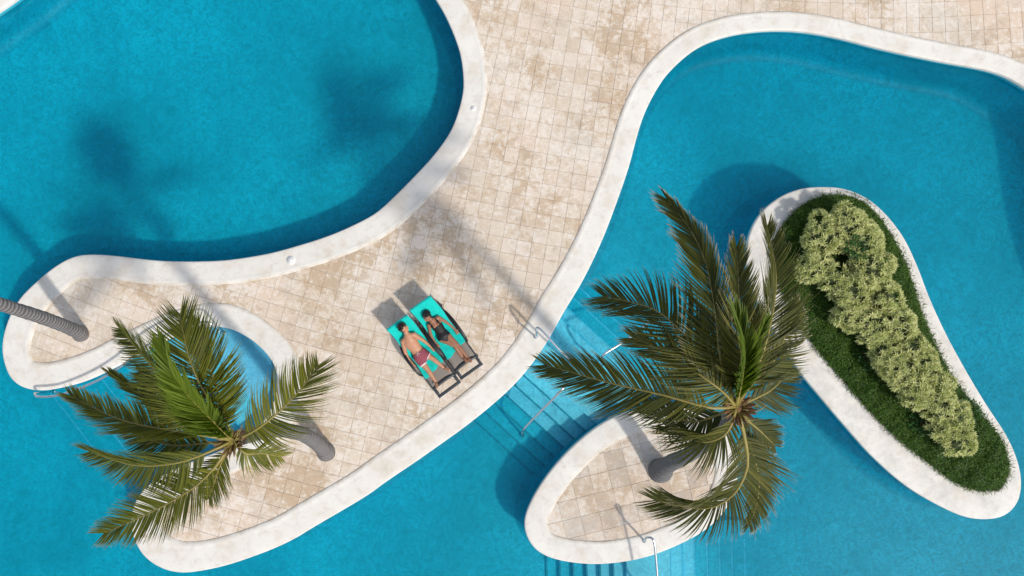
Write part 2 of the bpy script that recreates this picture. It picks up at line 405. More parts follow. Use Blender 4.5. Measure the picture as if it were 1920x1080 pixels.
ISL_P = [(1160,779),(1120,800),(1080,832),(1045,868),(1013,910),(992,948),(983,975),(985,1000),(998,1025),(1022,1043),(1060,1054),(1110,1059),(1160,1056),(1215,1045),
 (1270,1024),(1320,997),(1358,962),(1380,915),(1385,865),(1368,815),(1330,780),(1280,763),(1220,763)]
ISL_S = [(1535,350),(1583,353),(1628,372),(1664,403),(1697,447),(1722,500),(1745,560),(1775,625),(1810,690),(1850,757),(1888,815),(1909,862),(1917,905),(1910,943),(1885,968),
 (1850,975),(1810,970),(1760,948),(1700,912),(1640,860),(1590,805),(1540,746),(1500,697),(1468,646),(1438,595),(1413,548),(1402,508),(1400,470),(1409,430),(1431,395),(1465,368),(1500,354)]
BED = [(1563,363),(1530,371),(1500,388),(1472,416),(1455,450),(1455,495),(1470,552),(1512,629),(1588,723),(1663,805),(1739,868),(1800,911),(1852,923),(1885,905),(1895,875),(1888,845),(1871,811),
 (1827,757),(1783,698),(1742,616),(1720,553),(1695,480),(1655,412),(1613,373)]

def smooth_closed(pts, step=.08, sigma=1.6):
    a = np.array(pts, float); n = len(a); out = []
    for i in range(n):
        p0, p1, p2, p3 = a[i-1], a[i], a[(i+1)%n], a[(i+2)%n]
        L = np.linalg.norm((p2-p1)[:2]); m = max(1, int(round(L/step)))
        for k in range(m):
            t = k/m
            out.append(.5*((2*p1)+(-p0+p2)*t+(2*p0-5*p1+4*p2-p3)*t*t+(-p0+3*p1-3*p2+p3)*t**3))
    out = np.array(out)
    ker = np.exp(-.5*(np.arange(-6,7)/sigma)**2); ker /= ker.sum()
    res = np.zeros_like(out)
    for j, kv in zip(range(-6,7), ker): res += kv*np.roll(out, j, axis=0)
    return res
def to_w(lst, z, wdef=None):
    r = []
    for q in lst:
        v = P(q[0], q[1], z); r.append((v.x, v.y, q[2] if len(q) > 2 else (wdef or 0)))
    return r
def normals(c):
    t = np.roll(c[:, :2], -1, 0) - np.roll(c[:, :2], 1, 0); t /= np.linalg.norm(t, axis=1)[:, None]
    return np.stack([-t[:,1], t[:,0]], 1)
def area(c): x, y = c[:,0], c[:,1]; return .5*np.sum(x*np.roll(y,-1)-np.roll(x,-1)*y)
def inside(poly, pts):
    x, y = poly[:,0], poly[:,1]; x2, y2 = np.roll(x,-1), np.roll(y,-1); pts = np.atleast_2d(pts)
    res = np.zeros(len(pts), bool)
    for i in range(len(x)):
        c = ((y[i] > pts[:,1]) != (y2[i] > pts[:,1]))
        if not c.any(): continue
        xi = (x2[i]-x[i])*(pts[:,1]-y[i])/(y2[i]-y[i]+1e-12)+x[i]
        res ^= c & (pts[:,0] < xi)
    return res

WATER_Z = -.20; FLOOR_Z = -1.06
BEDD = [(q[0], q[1]) for q in smooth_closed([(a, b_, 0) for a, b_ in BED], 3.0)]
loop = smooth_closed(to_w(LOOP, .04)); islp = smooth_closed(to_w(ISL_P, .04, .54)); isls = smooth_closed(to_w([(x, y, min(math.hypot(x-a, y-b_) for a, b_ in BEDD)/80+.03) for x, y in ISL_S], .04, .5))
bed = smooth_closed(to_w(BED, .10))[:, :2]
def land_normal(c, is_hole):                       # points into the land
    n = normals(c)                                 # left of travel
    ccw = area(c) > 0
    inward = n if ccw else -n
    return -inward if is_hole else inward
nl = land_normal(loop, True); np_ = land_normal(islp, False); ns_ = land_normal(isls, False)
inner_loop = loop[:, :2] + nl*loop[:, 2:3]; inner_p = islp[:, :2] + np_*islp[:, 2:3]; inner_s = isls[:, :2] + ns_*isls[:, 2:3]

def ring(name, c, nrm, prof, mat, parent=None, flip=False, jitter=0.0, floor=False):
    """prof: list of (frac of width, extra metres, z); sweeps the profile round the closed curve c"""
    n = len(c); m = len(prof); V = np.zeros((n, m, 3)); E = np.zeros((n, m))
    for j, (fr, ex, z) in enumerate(prof):
        d = c[:, 2]*fr+ex
        V[:, j, :2] = c[:, :2]+nrm*d[:, None]; V[:, j, 2] = z; E[:, j] = fr
    if floor:
        dz = floor_z(c[:, 0]+nrm[:, 0]*-.2, 0)-FZ
        for j in range(3, m): V[:, j, 2] += dz
    if jitter:
        ph = np.cumsum(np.linalg.norm(np.roll(c[:, :2], -1, 0)-c[:, :2], axis=1))
        wob = (np.sin(ph*1.3)+.6*np.sin(ph*3.7+1)+.4*np.sin(ph*8.1+2))*jitter
        V[:, :, 2] += (wob[:, None]*np.array([p[0] > .05 for p in prof])[None, :])
    i = np.arange(n)[:, None]; j = np.arange(m-1)[None, :]; i2 = (i+1) % n
    a = i*m+j; b = i2*m+j; F_ = np.stack([a, b, b+1, a+1], -1).reshape(-1, 4)
    if flip: F_ = F_[:, ::-1]
    return mesh_obj(name, V.reshape(-1,3), np.ascontiguousarray(F_), mat, parent, True, {'edge': E.ravel()})

COP = [(a_, b_, z_*.6 if z_ > 0 else z_) for a_, b_, z_ in [(0,0,-.085),(0,0,-.012),(0,.006,.014),(0,.02,.029),(0,.045,.036),(.25,0,.041),(.70,0,.044),(.78,0,.045),(.80,0,.049),(.88,0,.050),(.955,0,.030),(1.0,0,.008),(1.0,.004,-.02)]]
COP_I = [(a_, b_, z_*.6 if z_ > 0 else z_) for a_, b_, z_ in [(0,0,-.085),(0,0,-.012),(0,.006,.014),(0,.02,.029),(0,.045,.036),(.25,0,.041),(.85,0,.044),(.95,0,.036),(1.0,0,.012),(1.0,.004,-.02)]]
o = ring('pool_coping', loop, nl, COP, M['coping'], flip=area(loop) > 0, jitter=.0015)
tag(o, kind='structure')
o = ring('palm_island_coping', islp, np_, COP_I, M['coping_isl2'], flip=area(islp) < 0, jitter=.0015); tag(o, kind='structure')
o = ring('planted_island_coping', isls, ns_, COP_I, M['coping_isl'], flip=area(isls) < 0, jitter=.0015); tag(o, kind='structure')

# pool shell: walls with a cove into the floor
FZ = FLOOR_Z
def floor_z(x, y):          # the floor falls towards the right-hand pool
    q = np.clip((np.asarray(x)-1.8+.35*np.asarray(y)*0)/3.2, 0, 1); return FZ-.55*q*q*(3-2*q)
def wall_prof():
    pr = [(0,.018,-.05),(0,.018,WATER_Z-.02),(0,.018,WATER_Z-.10),(0,.018,FZ+.26)]
    for a in (15,30,45,60,75,90): pr.append((0, 0.018-.26*(1-math.cos(R(a))), FZ+.26-.26*math.sin(R(a))+.002))
    return pr
for nm, c, n_, fl in (('pool_wall', loop, nl, area(loop) > 0), ('palm_island_pool_wall', islp, np_, area(islp) < 0), ('planted_island_pool_wall', isls, ns_, area(isls) < 0)):
    tag(ring(nm, c, n_, wall_prof(), M['wall'], flip=fl, floor=True), kind='structure')
    tag(ring(nm.replace('pool_wall', 'waterline_tile_wall'), c, n_, [(0,.012,-.05),(0,.012,-.13),(0,.012,-.235),(0,.0175,-.237)], M['waterline'], flip=fl), kind='structure')
xs_ = [-21.0]+[1.8+3.2*i/24 for i in range(25)]+[21.0]
tag(mesh_obj('pool_floor', [(x, y, float(floor_z(x, y))) for x in xs_ for y in (-12, 11)], [(2*i, 2*i+2, 2*i+3, 2*i+1) for i in range(len(xs_)-1)], M['floor'], smooth=True), kind='structure')
# water: one closed body from its surface to below the floor
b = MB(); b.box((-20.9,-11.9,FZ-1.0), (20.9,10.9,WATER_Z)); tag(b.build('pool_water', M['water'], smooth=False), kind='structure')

# ------------------------------------------------------------------ paving
def poly_sheet(name, outer, holes, z, mat, parent=None):
    loops = [[Vector((x, y, z)) for x, y in outer]] + [[Vector((x, y, z)) for x, y in h] for h in holes]
    tris = tessellate_polygon(loops); vs_ = [v for l in loops for v in l]
    o = mesh_obj(name, vs_, [tuple(t) for t in tris], mat, parent)
    me = o.data
    bm = bmesh.new(); bm.from_mesh(me); 
    for f in bm.faces:
        f.normal_update()
        if f.normal.z < 0: f.normal_flip()
    bm.to_mesh(me); bm.free()
    return o
mid_loop = loop[::2, :2] + nl[::2]*(loop[::2, 2:3]*.6)
deck = poly_sheet('paved_deck', [(-60,-50),(60,-50),(60,50),(-60,50)], [mid_loop], -.012, M['grout']); tag(deck, kind='structure')
isl_deck = poly_sheet('island_paving', islp[::2, :2]+np_[::2]*(islp[::2, 2:3]*.6), [], -.010, M['grout']); tag(isl_deck, kind='structure')

TW = .35
def tile_geo(sx, sy, gap=.005, th=.028, ch=.003):
    hx, hy = sx/2-gap/2, sy/2-gap/2
    v = []
    for (dx, dy, z) in ((hx,hy,-th),(hx,hy,-ch),(hx-ch,hy-ch,0)):
        v += [(-dx,-dy,z),(dx,-dy,z),(dx,dy,z),(-dx,dy,z)]
    f = []
    for l in (0, 4):
        for k in range(4): f.append((l+k, l+(k+1)%4, l+4+(k+1)%4, l+4+k))
    f.append((8,9,10,11))
    return v, f
tile_meshes = {}
def tile_mesh(sx, sy, mat):
    key = (sx, sy, mat.name)
    if key not in tile_meshes:
        v, f = tile_geo(sx, sy); me = bpy.data.meshes.new('tile'); me.from_pydata(v, [], f); me.update(); me.materials.append(mat); tile_meshes[key] = me
    return tile_meshes[key]
def lay_tiles(cells, parent, mat, zt, limit=300, key=lambda c: c[0]**2*.5+c[1]**2):
    """cells: (x, y, rot, sx, sy)"""
    cells = sorted(cells, key=key)
    rr = random.Random(3)
    for (x, y, a, sx, sy) in cells[:limit]:
        o = bpy.data.objects.new('tile', tile_mesh(sx, sy, mat)); col.objects.link(o); o.parent = parent
        o.location = (x, y, zt+rr.uniform(-.0025, .0025)); o.rotation_euler = (rr.uniform(-.003,.003), rr.uniform(-.003,.003), a+rr.uniform(-.004,.004))
    rest = cells[limit:]
    if rest:
        V, F_, A = [], [], []
        for (x, y, a, sx, sy) in rest:
            v, f = tile_geo(sx, sy); ca, sa = math.cos(a), math.sin(a); bse = len(V); z = zt+rr.uniform(-.0025,.0025); r = rr.random()
            V += [(x+p[0]*ca-p[1]*sa, y+p[0]*sa+p[1]*ca, z+p[2]) for p in v]; F_ += [tuple(i+bse for i in q) for q in f]; A += [r]*len(v)
        tag(mesh_obj('tile_field', V, F_, mat, parent, False, {'rnd': A}), kind='stuff')

# rows run in wide arcs about a far point above the picture, as in the photo the rows slope more at the left
PC = (8.5, 47.0); R0 = 47.5
cells = []; xs = []
rr = random.Random(5)
nr = 120
for ir in range(-nr//2, nr//2):
    rad = R0 + ir*TW
    if rad < 30: continue
    off = 0.0
    for ia in range(-95, 60):
        th = -math.pi/2 + (ia*TW+off)/R0
        x = PC[0]+rad*math.cos(th); y = PC[1]+rad*math.sin(th)
        if abs(x) > 15.5 or abs(y) > 10: continue
        cells.append((x, y, th+math.pi/2, round(TW*rad/R0/.01)*.01 if False else TW*rad/R0, TW))
cells = [(x, y, a, round(sx/.004)*.004, sy) for x, y, a, sx, sy in cells]
# a tenth of the slabs are double ones
def corner_pts(c):
    x, y, a, sx, sy = c; ca, sa = math.cos(a), math.sin(a)
    return [(x+dx*sx/2*ca-dy*sy/2*sa, y+dx*sx/2*sa+dy*sy/2*ca) for dx in (-1,1) for dy in (-1,1)]
cp = np.array([corner_pts(c) for c in cells])            # n,4,2
lim = loop[:, :2] + nl*(.06)
ins = inside(lim, cp.reshape(-1,2)).reshape(-1,4)          # inside pool
ok = ~ins.any(1)
ins2 = inside(inner_loop, cp.reshape(-1,2)).reshape(-1,4)  # all corners hidden under coping -> skip
ok &= ~ins2.all(1)
cells = [c for c, k in zip(cells, ok) if k]
vis = [c for c in cells if abs(c[0]) < 12 and abs(c[1]) < 6.75]
lay_tiles(cells, deck, M['stone'], 0.0)
# island slabs
ic = []; a0 = R(14); cx, cy_ = P(1170, 930).x, P(1170, 930).y; TS = .44
for i in range(-9, 10):
    for j in range(-9, 10):
        u, v = i*TS+(.12 if j % 2 else 0)*0, j*TS
        ic.append((cx+u*math.cos(a0)-v*math.sin(a0), cy_+u*math.sin(a0)+v*math.cos(a0), a0, TS, TS))
cp = np.array([corner_pts(c) for c in ic])
lim = islp[:, :2]+np_*.05
ok = inside(lim, cp.reshape(-1,2)).reshape(-1,4).all(1) & inside(inner_p, cp.reshape(-1,2)).reshape(-1,4).any(1)
lay_tiles([c for c, k in zip(ic, ok) if k], isl_deck, M['stone_isl'], 0.0)

# ------------------------------------------------------------------ steps under water
def flight(name, O, u, n, spans, platform, down_a, down_b, ztop, rise, rise_b):
    """O px origin; u along the edge, n across (photo pixel directions); platform (n0,n1); down_a/down_b lists of n offsets of the edges"""
    root = empty(name); tag(root, kind='structure')
    def blk(n0, n1, u0, u1, zt, edge=None, nos='nosing', mt=None):
        z0 = FZ-.7
        cs = [P(O[0]+u[0]*a+n[0]*b_, O[1]+u[1]*a+n[1]*b_, zt) for a, b_ in ((u0,n0),(u1,n0),(u1,n1),(u0,n1))]
        m = MB(); v = [(c.x, c.y, z0) for c in cs]+[(c.x, c.y, zt) for c in cs]
        m.add(v, [(0,1,2,3),(7,6,5,4),(0,4,5,1),(1,5,6,2),(2,6,7,3),(3,7,4,0)])
        ob = m.build('step', M[mt or 'step'], root, smooth=False)
        bm = bmesh.new(); bm.from_mesh(ob.data); bmesh.ops.recalc_face_normals(bm, faces=bm.faces)
        bmesh.ops.bevel(bm, geom=[e for e in bm.edges if min(vv.co.z for vv in e.verts) > z0+.01], offset=.012, segments=2, affect='EDGES'); bm.to_mesh(ob.data); bm.free()
        if edge is not None:      # paler nosing tiles along the outer edge of the tread
            e0, e1 = (edge, edge-2.8) if edge > (n0+n1)/2 else (edge, edge+2.8); e0 += .25*(1 if e0 > e1 else -1)
            cs = [P(O[0]+u[0]*a+n[0]*b_, O[1]+u[1]*a+n[1]*b_, zt) for a, b_ in ((u0,e0),(u1,e0),(u1,e1),(u0,e1))]
            m = MB(); v = [(c.x, c.y, zt-.03) for c in cs]+[(c.x, c.y, zt+.004) for c in cs]
            m.add(v, [(0,1,2,3),(7,6,5,4),(0,4,5,1),(1,5,6,2),(2,6,7,3),(3,7,4,0)]); nb_ = m.build('nosing', M[nos], ob, smooth=False)
            bm = bmesh.new(); bm.from_mesh(nb_.data); bmesh.ops.recalc_face_normals(bm, faces=bm.faces); bm.to_mesh(nb_.data); bm.free()
    blk(platform[0], platform[1], spans[0], spans[1], ztop, mt='alcove' if 'alcove' in name else None)
    for lst, first, sp in ((down_a, platform[0], spans), (down_b, platform[1], spans if len(spans) < 4 else spans[2:])):
        prev = first; z = ztop
        for e in lst:
            z -= rise if lst is down_a else rise_b
            cx_ = P(O[0]+u[0]*(sp[0]+sp[1])/2+n[0]*e, O[1]+n[1]*e).x
            if z < floor_z(cx_, 0)+.02: break
            s_ = 1 if e > prev else -1
            blk(prev+.0*s_, e, sp[0]+.4*abs(e-first)*.02, sp[1]-.4*abs(e-first)*.02, z, e, 'nosing_dark' if lst is down_a else 'nosing', 'step' if z > -.75 else 'floor'); prev = e
    return root
ZT = WATER_Z-.11
flight('channel_steps', (1020,651), (.74,.67), (.67,-.74), (-50,190,-60,330), (-41,41), [-41-25*k for k in range(1,7)], [41+22*k for k in range(1,8)], ZT, .118, .15)
# the platform reaches under the palm island as well
flight('island_foot_steps', (1172,1000), (.03,1.0), (1.0,-.03), (-20,420), (0,83), [-25*k for k in range(1,7)], [83+23.5*k for k in range(1,7)], ZT, .118, .2)
o3 = (0,0)
flight('alcove_steps', (0,0), (.61,.79), (-.79,.61), (705,955,600,1000), (-40,86), [], [135,184,234,285,331,377], ZT-.02, .115, .115)

# ------------------------------------------------------------------ planted island
soil = poly_sheet('planting_bed', inner_s + ns_*(-.05), [], .008, M['soil']); tag(soil, kind='structure')
def leaf_cloud(centers, dirs, length, width, rnd, curl=.15, name='leaf', mat=None, parent=None, lf2=None, fold=.25):
    """many small pointed leaves: base, two mid, tip (a folded kite, 2 quads -> 4 tris)"""
    n = len(centers); d = dirs/np.linalg.norm(dirs, axis=1)[:, None]
    up = rng.normal(size=(n,3))*.5+np.array([0,0,1.0]); s = np.cross(d, up); s /= np.linalg.norm(s, axis=1)[:, None]+1e-9
    nn = np.cross(s, d)
    L = length[:, None]; Wd = width[:, None]
    p0 = centers; p1 = centers+d*L*.45+s*Wd+nn*Wd*fold; p2 = centers+d*L*.45-s*Wd+nn*Wd*fold; pm = centers+d*L*.5; p3 = centers+d*L-nn*L*curl
    V = np.stack([p0, p1, pm, p2, p3], 1).reshape(-1,3)
    k = np.arange(n)[:, None]*5
    F_ = np.concatenate([k+np.array([[0,1,2]]), k+np.array([[1,4,2]]), k+np.array([[0,2,3]]), k+np.array([[2,4,3]])], 1).reshape(-1,3)
    lf = np.zeros((n,5,3)); lf[:,:,0] = rnd[:, None]; lf[:,:,1] = np.array([0,.5,.5,.5,1.0])[None,:]; lf[:,:,2] = 0 if lf2 is None else lf2[:, None]
    return mesh_obj(name, V, F_, mat, parent, False, {'lf': lf.reshape(-1,3)})

def sample_in(poly, n, z=0):
    lo, hi = poly.min(0), poly.max(0); out = np.zeros((0,2))
    while len(out) < n:
        q = rng.uniform(lo, hi, size=(n*2, 2)); out = np.concatenate([out, q[inside(poly, q)]])
    return out[:n]
def edge_dist(poly, pts):
    r = np.full(len(pts), 9.0)
    for i in range(0, len(poly), 2): r = np.minimum(r, np.linalg.norm(pts-poly[i], axis=1))
    return r
# ground cover: a low cushion, denser than one can see into
GH = .24
def cover_h(p, ed):
    hh = GH*np.clip(ed/.22, 0, 1)**.5
    return .03+hh*(.85+.10*np.sin(p[:,0]*5.1+p[:,1]*3.7)+.10*np.sin(p[:,0]*9.3-p[:,1]*7.1+2)+.06*np.sin(p[:,0]*21+1)*np.sin(p[:,1]*19))
lo, hi = bed.min(0), bed.max(0)
gx, gy = np.meshgrid(np.arange(lo[0], hi[0], .06), np.arange(lo[1], hi[1], .06)); gp = np.stack([gx.ravel(), gy.ravel()], 1)
gi = inside(bed, gp).reshape(gx.shape); ge = edge_dist(bed, gp)
gz = (cover_h(gp, ge)-.05).reshape(gx.shape); gz = np.where(gi, gz, .0)
ny, nx = gx.shape; V = np.stack([gx.ravel(), gy.ravel(), gz.ravel()], 1)
F_ = [(r_*nx+c_, r_*nx+c_+1, (r_+1)*nx+c_+1, (r_+1)*nx+c_) for r_ in range(ny-1) for c_ in range(nx-1) if gi[r_,c_] and gi[r_+1,c_] and gi[r_,c_+1] and gi[r_+1,c_+1]]
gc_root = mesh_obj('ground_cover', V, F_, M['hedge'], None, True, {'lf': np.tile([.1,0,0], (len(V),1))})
tag(gc_root, 'dense dark green ground cover filling the planted island', 'ground cover', kind='stuff')
n = 62000
pts = sample_in(bed, n); ed = edge_dist(bed, pts); h = cover_h(pts, ed)
ctr = np.column_stack([pts, h-rng.uniform(0,.05,n)])
d = rng.normal(size=(n,3))*np.array([1,1,.5])+np.array([0,0,.55])
clump = .5+.5*np.sin(pts[:,0]*3.3+np.sin(pts[:,1]*2.7)*2)*np.sin(pts[:,1]*4.1+1)
rnd = np.clip(.25+.25*clump+rng.normal(0,.2,n)+.25*(rng.random(n)<.1), 0, 1)
cover = leaf_cloud(ctr, d, rng.uniform(.035,.075,n), rng.uniform(.006,.012,n), rnd, name='leaves', mat=M['hedge'], parent=gc_root); tag(cover, kind='stuff')
# stray runners at the bed's rim
m_ = 900; idx = rng.integers(0, len(bed), m_); bc = bed[idx]; bn = -land_normal(np.column_stack([bed, np.zeros(len(bed))]), False)[idx]
ctr = np.column_stack([bc+bn*rng.uniform(-.04,.02,(m_,1)), rng.uniform(.08,.22,m_)])
dd = np.column_stack([bn+rng.normal(0,.7,(m_,2)), rng.normal(0,.3,m_)])
tag(leaf_cloud(ctr, dd, rng.uniform(.06,.14,m_), rng.uniform(.004,.008,m_), rng.random(m_)*.7, name='runners', mat=M['hedge'], parent=gc_root), kind='stuff')

# variegated shrubs: rosettes of pointed leaves over a dark core; each shrub its own thing
SH = [ # (px, py, radius m, height m)
 [(1548,440,.42,.98),(1592,422,.40,1.0),(1625,455,.38,.96),(1530,498,.36,.88),(1566,520,.30,.92)],
 [(1640,505,.40,1.02),(1602,545,.42,1.0),(1662,560,.36,.98),(1600,590,.34,.92)],
 [(1640,610,.38,1.0),(1688,612,.36,.98),(1660,650,.30,.90),(1668,668,.30,.90),(1712,652,.32,.95)],
 [(1690,690,.38,.98),(1732,690,.36,.95),(1722,732,.36,.96),(1765,725,.30,.9),(1762,745,.30,.9)],
 [(1765,765,.34,.92),(1795,785,.32,.88),(1800,825,.33,.84),(1770,805,.26,.8)]]
SHL = ['widest pale variegated shrub at the round upper end of the planted island',
 'pale variegated shrub second from the round upper end of the planted island',
 'pale variegated shrub at the middle of the row on the planted island',
 'pale variegated shrub second from the narrow lower end of the planted island',
 'smallest pale variegated shrub at the narrow lower end of the planted island']
all_b = [b_ for s_ in SH for b_ in s_]
for si, blobs in enumerate(SH):
    c0 = P(blobs[0][0], blobs[0][1], .5); root = empty('variegated_shrub', (c0.x, c0.y, .03))
    tag(root, SHL[si], 'shrub', 'variegated shrubs on the planted island')
    st = MB(); core = MB(); C, D, L, Wd, Rn = [], [], [], [], []
    for (px, py, r, hh) in blobs:
        cc = P(px, py, hh*.75); c = Vector((cc.x, cc.y, hh*.62))
        st.tube([Vector((c0.x+(c.x-c0.x)*.3, c0.y+(c.y-c0.y)*.3, .0)), Vector((c.x, c.y, hh*.35)), c], [.03,.022,.015], 6, 3)
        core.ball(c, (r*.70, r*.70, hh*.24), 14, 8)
        r = r*1.09; nros = int(210*r*r*3.0)
        for k in range(nros):
            # points over the upper dome
            uu = rng.random(); th = math.acos(1-uu*1.12); ph = rng.random()*2*math.pi
            dirn = Vector((math.sin(th)*math.cos(ph), math.sin(th)*math.sin(ph), math.cos(th)))
            lump = 1+.12*math.sin(ph*3+px)+.08*math.sin(ph*5+py+th*3)
            q = c+Vector((dirn.x*r*lump, dirn.y*r*lump, dirn.z*hh*.30*(1+rng.normal()*.14)))
            bury = 0
            for (px2, py2, r2, h2) in all_b:
                if (px2, py2) == (px, py): continue
                c2 = P(px2, py2, h2*.75)
                if ((q.x-c2.x)**2+(q.y-c2.y)**2)/(r2*.80)**2+((q.z-h2*.62)/(h2*.32))**2 < 1: bury = 1
            gq = P(1578, 503, .8)
            if (q.x-gq.x)**2+(q.y-gq.y)**2 < .12**2: bury = 1
            if bury: continue
            axis = (dirn*.75+Vector((0,0,.8))+Vector(rng.normal(size=3)*.2)).normalized()
            x_ = axis.orthogonal().normalized(); y_ = axis.cross(x_)
            base_t = np.clip(.62+rng.normal()*.18, 0, 1); nl_ = 15
            for j in range(nl_):
                a = j*2.399+rng.random()*.3; elev = .15+.95*(j/nl_)
                v = (x_*math.cos(a)+y_*math.sin(a))*math.cos(elev)+axis*math.sin(elev)
                C.append(q); D.append(v); L.append(rng.uniform(.095,.14)*(1.05-.35*j/nl_)); Wd.append(rng.uniform(.013,.018)); Rn.append(np.clip(base_t+rng.normal()*.16+.12*(j/nl_), 0, 1))
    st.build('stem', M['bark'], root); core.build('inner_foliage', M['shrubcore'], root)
    ob = leaf_cloud(np.array(C), np.array(D), np.array(L), np.array(Wd), np.array(Rn), name='foliage', mat=M['shrub'], parent=root); tag(ob, kind='stuff')
    for ch in root.children: ch.matrix_parent_inverse = Matrix.Translation(root.location).inverted()
# darker broad-leaved weeds among them
WD = [(1632,672,'dark green leafy weed below the middle of the shrub row'),(1822,772,'dark green leafy weed beside the narrow end of the shrub row'),(1735,795,'dark green leafy weed left of the smallest shrub'),(1618,462,'dark green leafy sprig growing out of the widest shrub')]
for k, (px, py, lb) in enumerate(WD):
    hz = .42 if k != 3 else 1.0
    c = P(px, py, hz); root = empty('leafy_weed', (c.x, c.y, .05)); tag(root, lb, 'plant', 'leafy weeds on the planted island')
    nw = 240; ph = rng.random(nw)*2*math.pi; rr_ = rng.random(nw)**.5*.30
    ctr = np.column_stack([c.x+rr_*np.cos(ph), c.y+rr_*np.sin(ph)*.9, hz-.25+rng.random(nw)*.25-rr_*.2])
    dd = np.column_stack([np.cos(ph)+rng.normal(0,.6,nw), np.sin(ph)+rng.normal(0,.6,nw), rng.normal(.3,.3,nw)])
    ob = leaf_cloud(ctr, dd, rng.uniform(.06,.10,nw), rng.uniform(.012,.022,nw), rng.random(nw), name='foliage', mat=M['weed'], parent=root); tag(ob, kind='stuff')
    s_ = MB()
    for q in range(5):
        s_.tube([(c.x, c.y, .04), (c.x+rng.normal()*.08, c.y+rng.normal()*.08, hz*.5), (c.x+rng.normal()*.12, c.y+rng.normal()*.12, hz-.08)], [.012,.009,.005], 5, 3)
    s_.build('stem', M['bark'], root)
    for ch in root.children: ch.matrix_parent_inverse = Matrix.Translation(root.location).inverted()

# ------------------------------------------------------------------ palms
def catmull(pts, n):
    pts = [Vector(p) for p in pts]; m = len(pts)
    dense = []
    for i in range(m-1):
        p0 = pts[max(i-1,0)]; p1 = pts[i]; p2 = pts[i+1]; p3 = pts[min(i+2,m-1)]
        for k in range(24):
            t = k/24
            dense.append(.5*((2*p1)+(-p0+p2)*t+(2*p0-5*p1+4*p2-p3)*t*t+(-p0+3*p1-3*p2+p3)*t**3))
    dense.append(pts[-1])
    cum = [0]
    for a, b_ in zip(dense, dense[1:]): cum.append(cum[-1]+(b_-a).length)
    D = np.array([tuple(v) for v in dense]); s_ = np.linspace(0, cum[-1], n)
    return np.stack([np.interp(s_, cum, D[:, k]) for k in range(3)], 1), cum[-1]

def frond(parent, pts, Lmax, mat, roll=0.0, left=1.0, right=1.0, droop=.25, start=.16, ang=(68,28), pairs=None, dry=0.0, rr=.016, tone=0.0, wind=(0,0,0), wid=.0105, tipl=.5, sweep=.55):
    """pts: 3D points of the rib from crown to tip"""
    C, Ln = catmull(pts, 60)
    pairs = pairs or int(Ln*50)
    T = np.gradient(C, axis=0); T /= np.linalg.norm(T, axis=1)[:, None]
    Vs, Fs, A = [], [], []; K = 6
    ts = np.linspace(start, .995, pairs)
    for side, amt in ((1, left), (-1, right)):
        for ti in ts:
            if rng.random() < .05: continue
            t = ti + rng.normal()*.003; x = np.clip(t, 0, 1)*59; i = int(min(x, 58)); f = x-i
            p = C[i]*(1-f)+C[i+1]*f; tg = T[i]*(1-f)+T[i+1]*f; tg /= np.linalg.norm(tg)
            sv = np.cross(np.array([0,0,1.0]), tg); sv /= np.linalg.norm(sv)+1e-9; nv = np.cross(tg, sv)
            cr, sr = math.cos(roll), math.sin(roll)
            s2 = sv*cr+nv*sr; n2 = -sv*sr+nv*cr
            u = (t-start)/(1-start)
            prof = (min(1, (u/.22+.25))**.8)*(1-(1-tipl)*max(0, (u-.35)/.65)**1.5)
            L = Lmax*1.12*prof*(1+rng.normal()*.06+.05*math.sin(ti*31))*(amt*.5+.5)
            a = R(ang[0]*(1-u)+ang[1]*u+rng.normal()*1.8+4*math.sin(ti*19+side*2)*math.sin(ti*47+side))
            d0 = tg*math.cos(a)+(s2*side)*math.sin(a)*amt+n2*(.22+rng.normal()*.05)
            d0 /= np.linalg.norm(d0)
            w0 = wid*(1-.35*u)*(.85+.3*rng.random())
            rv = np.clip(.45+tone+rng.normal()*.2, 0, 1)
            pos = p.copy(); d = d0.copy(); seg = L/(K-1); b0 = len(Vs)
            dr = droop*(1+rng.normal()*.25)
            for k in range(K):
                q = k/(K-1)
                wv = w0*(math.sin(math.pi*min(1,(q*.8+.2)))**.6)*(1-q**3)+.0008
                wdv = np.cross(d, n2); wdv /= np.linalg.norm(wdv)+1e-9
                nn = np.cross(wdv, d)
                Vs += [pos+wdv*wv+nn*wv*.35, pos-wdv*wv+nn*wv*.35, pos-nn*wv*.1]
                A += [(rv, q*(.82+.1*u)+.1*max(0,u-.8)/.2, dry)]*3
                pos = pos+d*seg
                d = d+(np.array([wind[0],wind[1],wind[2]-dr])+tg*sweep)*(seg/max(L,.05))*(.3+1.4*q)
                d /= np.linalg.norm(d)
            for k in range(K-1):
                a_ = b0+k*3
                Fs += [(a_, a_+2, a_+5, a_+3), (a_+2, a_+1, a_+4, a_+5)]
    ob = mesh_obj('frond', np.array(Vs), np.array(Fs), mat, parent, False, {'lf': np.array(A)})
    rb = MB(); q = [Vector(c) for c in C[::4]]+[Vector(C[-1])]; nn_ = len(q)
    rb.tube(q, [rr*(1.5-1.25*(k/(nn_-1))**.6)+.002 for k in range(nn_)], 6, 1, cap='flat')
    rb.build('rib', M['rachis'], ob)
    return ob

